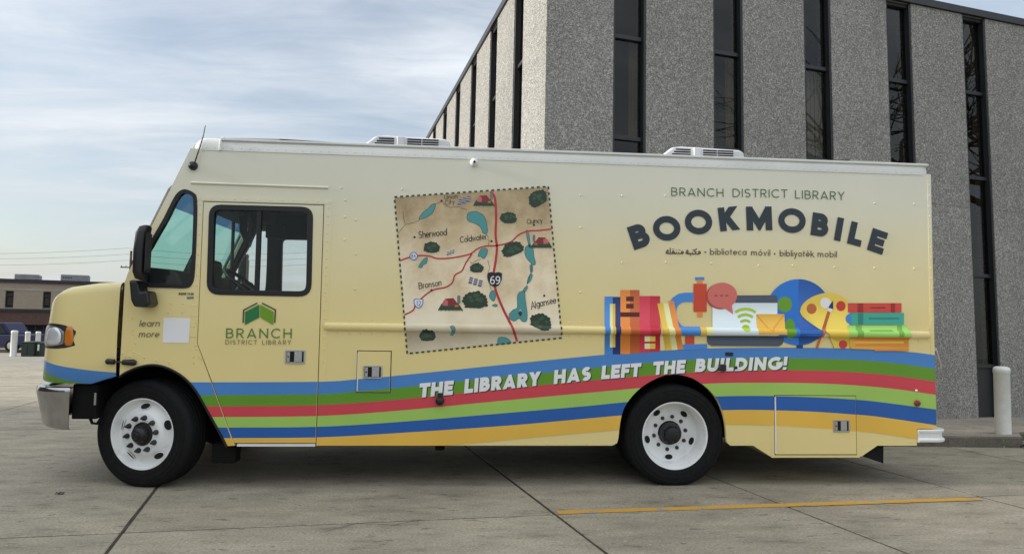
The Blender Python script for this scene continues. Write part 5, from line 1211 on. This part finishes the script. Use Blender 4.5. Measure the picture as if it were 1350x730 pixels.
for x in (xr_ - .85, xr_ - 4.3):
    for y in (.02, 1.6):
        w = MB().lathe([(.2, -.02), (.33, -.03), (.37, .0), (.37, .2), (.2, .22)], 24, (x, y, .37)).build('wheel', 'rubber', pk, smooth=40); MB().lathe([(0, -.035), (.2, -.03), (.22, -.01)], 18, (x, y, .37)).build('rim', 'steel', w, smooth=40)
def bollard(p, D, h, r, label, group=None, stripe=False):
    t = thing('bollard', label, 'bollard', p, group=group)
    MB().lathe([(r * 1.0, -.1), (r, 0), (r, h - r * 1.0), (r * 1.06, h - r * .95), (r * 1.06, h - r * .45)], 24, axis='z').build('post', 'bollard_white', t, smooth=50)
    MB().lathe([(r * 1.06, h - r * .45), (r * .98, h - r * .2), (r * .7, h - r * .04), (0, h)], 24, axis='z').build('cap', 'bollard_white', t, smooth=60)
p = ground_at(17.5, 468.6); Db = (p - CP).dot(CF); rb_ = wide(13.3, 22.3, Db) / 2 * .82
bollard(p, Db, 33.2 / FPX * Db, rb_, 'white bollard beside the transformer cabinets, out in front of the blue pickup', )
for px, lab in ((35.3, 'white bollard behind the plain dark green transformer cabinet'), (49.2, 'white bollard behind the dark green cabinet with a white tag')):
    d = ray(px, 460); q = ground_at(px, 465.6); Dq = (q - CP).dot(CF)
    bollard(q, Dq, 28.8 / FPX * Dq, rb_ * .86, lab)
a = ground_at(27.5, 468.6); Da = (a - CP).dot(CF)
for k_, (p0, p1, h, lab) in enumerate(((27.3, 43, 18.2, 'plain dark green transformer cabinet, the wider of two'), (43.3, 56.5, 17.6, 'dark green cabinet with a white tag beside the plain one'))):
    q = ground_at(p0, 468.6); t = thing('transformer_cabinet', lab, 'cabinet', (q.x, q.y, gz(q.y)), group=None)
    w = wide(p0, p1, Da); hh = h / FPX * Da
    b_ = MB().box(0, w, 0, .9, -.05, hh - .06).build('body', 'transformer_green', t, bevel=.02); MB().box(-.02, w + .02, -.03, .93, hh - .06, hh).build('lid', 'transformer_green', t, bevel=.02)
    MB().box(w * .48, w * .52, -.012, .0, .05, hh - .1).build('door_seam', 'gap', t)
    if k_: MB().box(w * .42, w * .60, -.03, -.014, hh * .38, hh - .1).build('tag', 'bollard_white', t)
# pale kerb strip in front of the far building
mb = MB(); pA2, pB2 = ground_at(-60, 463), ground_at(75, 464.5); v = Vector((0, 1.2))
mb.add([(pA2.x, pA2.y, gz(pA2.y) + .1), (pB2.x, pB2.y, gz(pB2.y) + .1), (pB2.x, pB2.y + 3, gz(pB2.y + 3) + .1), (pA2.x, pA2.y + 3, gz(pA2.y + 3) + .1), (pA2.x, pA2.y, gz(pA2.y) - .1), (pB2.x, pB2.y, gz(pB2.y) - .1)], [(0, 1, 2, 3), (4, 5, 1, 0)])
struct(mb.build('pavement', 'concrete_tan'))
# white bollard on the walk
p = CP + ray(1322.6, 570.2) * 8.32
bollard(Vector((p.x, p.y, wz((p.x, p.y)))), 8.3, 88.5 / FPX * 8.32, .0865, 'tall white bollard on the raised walk beside the office building')
# utility poles and wires
def pole(px, ytop, yarm, D, half, lab):
    d = ray(px, 440); b = CP + d * D; t = thing('utility_pole', lab, 'utility pole', (b.x, b.y, gz(b.y)))
    zt = (CP + ray(px, ytop) * D).z - gz(b.y); za_ = (CP + ray(px, yarm) * D).z - gz(b.y)
    MB().tube([(0, 0, -.2), (0, 0, zt)], [.16, .11], 10).build('shaft', 'wood_pole', t, smooth=60)
    MB().box(-half, half, -.06, .06, za_ - .06, za_ + .06).build('crossarm', 'wood_pole', t)
    for x in (-half + .1, -half * .45, half * .45, half - .1): MB().lathe([(.03, 0), (.05, .06), (.03, .16), (0, .18)], 8, (x, 0, za_ + .06), axis='z').build('insulator', 'hvac', t)
    return b
pole(167.6, 330, 352, 70, 1.0, 'wooden utility pole rising beside the bookmobile wing mirror')
pole(303, 345, 352, 74, 1.0, 'wooden utility pole seen through the cab windows')
for i, (ya, yb) in enumerate(((331.5, 327), (336.5, 335), (345.5, 343))):
    a, m_, b = CP + ray(-260, ya - 8) * 74, CP + ray(80, ya + 1.2) * 72, CP + ray(167.6, yb) * 70; e = CP + ray(430, yb + 4) * 74; lab = ['topmost thin wire of the overhead line beyond the lot', 'middle wire of the overhead line beyond the lot', 'lowest wire of the overhead line beyond the lot'][i]
    pts = [a.lerp(b, t) - Vector((0, 0, 3.0 * t * (1 - t))) for t in [k_ / 12 for k_ in range(13)]] + [b.lerp(e, t) - Vector((0, 0, 2.0 * t * (1 - t))) for t in [k_ / 8 for k_ in range(1, 9)]]
    tag(MB().tube(pts, .013, 5).build('overhead_wire', 'wire'), lab, 'wire')
# leafless street trees on the far side of the lane (they show as reflections in the office windows)
def tree(x, y, h, seed, lab):
    r_ = random.Random(seed); t = thing('bare_tree', lab, 'tree', (x, y, gz(y)), group=None)
    tr, br = MB(), MB()
    def grow(p, d, ln, rad, lv):
        n = 4 if lv < 3 else 3; pts = [p]; q = p.copy(); dd = d.copy()
        for i in range(n): dd = (dd + Vector((r_.gauss(0, .13), r_.gauss(0, .13), r_.gauss(.03, .08)))).normalized(); q = q + dd * ln / n; pts.append(q.copy())
        (tr if lv == 0 else br).tube(pts, [rad * (1 - .45 * i / n) for i in range(n + 1)], 7 if lv < 2 else 4, caps=False)
        if lv >= 5: return
        k = r_.randint(2, 3) if lv > 0 else 4
        for j in range(k + (1 if lv in (1, 2, 3) else 0)):
            s_ = pts[-1] if j < 2 else pts[r_.randint(2, n)]; ax = Vector((r_.gauss(0, 1), r_.gauss(0, 1), r_.gauss(0, .4))).normalized(); nd = (dd * 1.0 + ax * r_.uniform(.5, .95)).normalized(); nd.z = max(nd.z, -.1)
            grow(s_, nd, ln * r_.uniform(.6, .82), rad * .55 * r_.uniform(.8, 1.1), lv + 1)
    grow(Vector((0, 0, -.1)), Vector((0, 0, 1)), h * .28, h * .022, 0)
    tr.build('trunk', 'bark', t, smooth=60, recalc=False); br.build('crown', 'bark', t, smooth=60, recalc=False)
tree(18.2, -2.6, 15, 4, 'spreading leafless tree mirrored in the dark office windows'); tree(22.5, -.2, 16, 9, 'taller leafless tree mirrored in the rightmost office windows')

# brick building added out of view ahead of the bookmobile to block the low sun
nb = thing('added_shade_building', 'plain brick building added out of view to keep low sun off the bookmobile', 'building', (-11, -10, 0))
MB().box(-9, 0, -16, 15.5, -.2, 5.7).build('wall', 'brick_dark', nb); MB().box(-9.1, .12, -16.1, 15.6, 5.703, 6.0).build('roof', 'dark_metal', nb)
for i in range(7):
    for z in (1.1,):
        y = -13.5 + i * 4.2; w = MB().box(.002, .05, y, y + 1.5, z, z + 1.5).build('window', 'dark_metal', nb); MB().box(.051, .056, y + .08, y + 1.42, z + .08, z + 1.42).build('pane', 'car_glass', w)
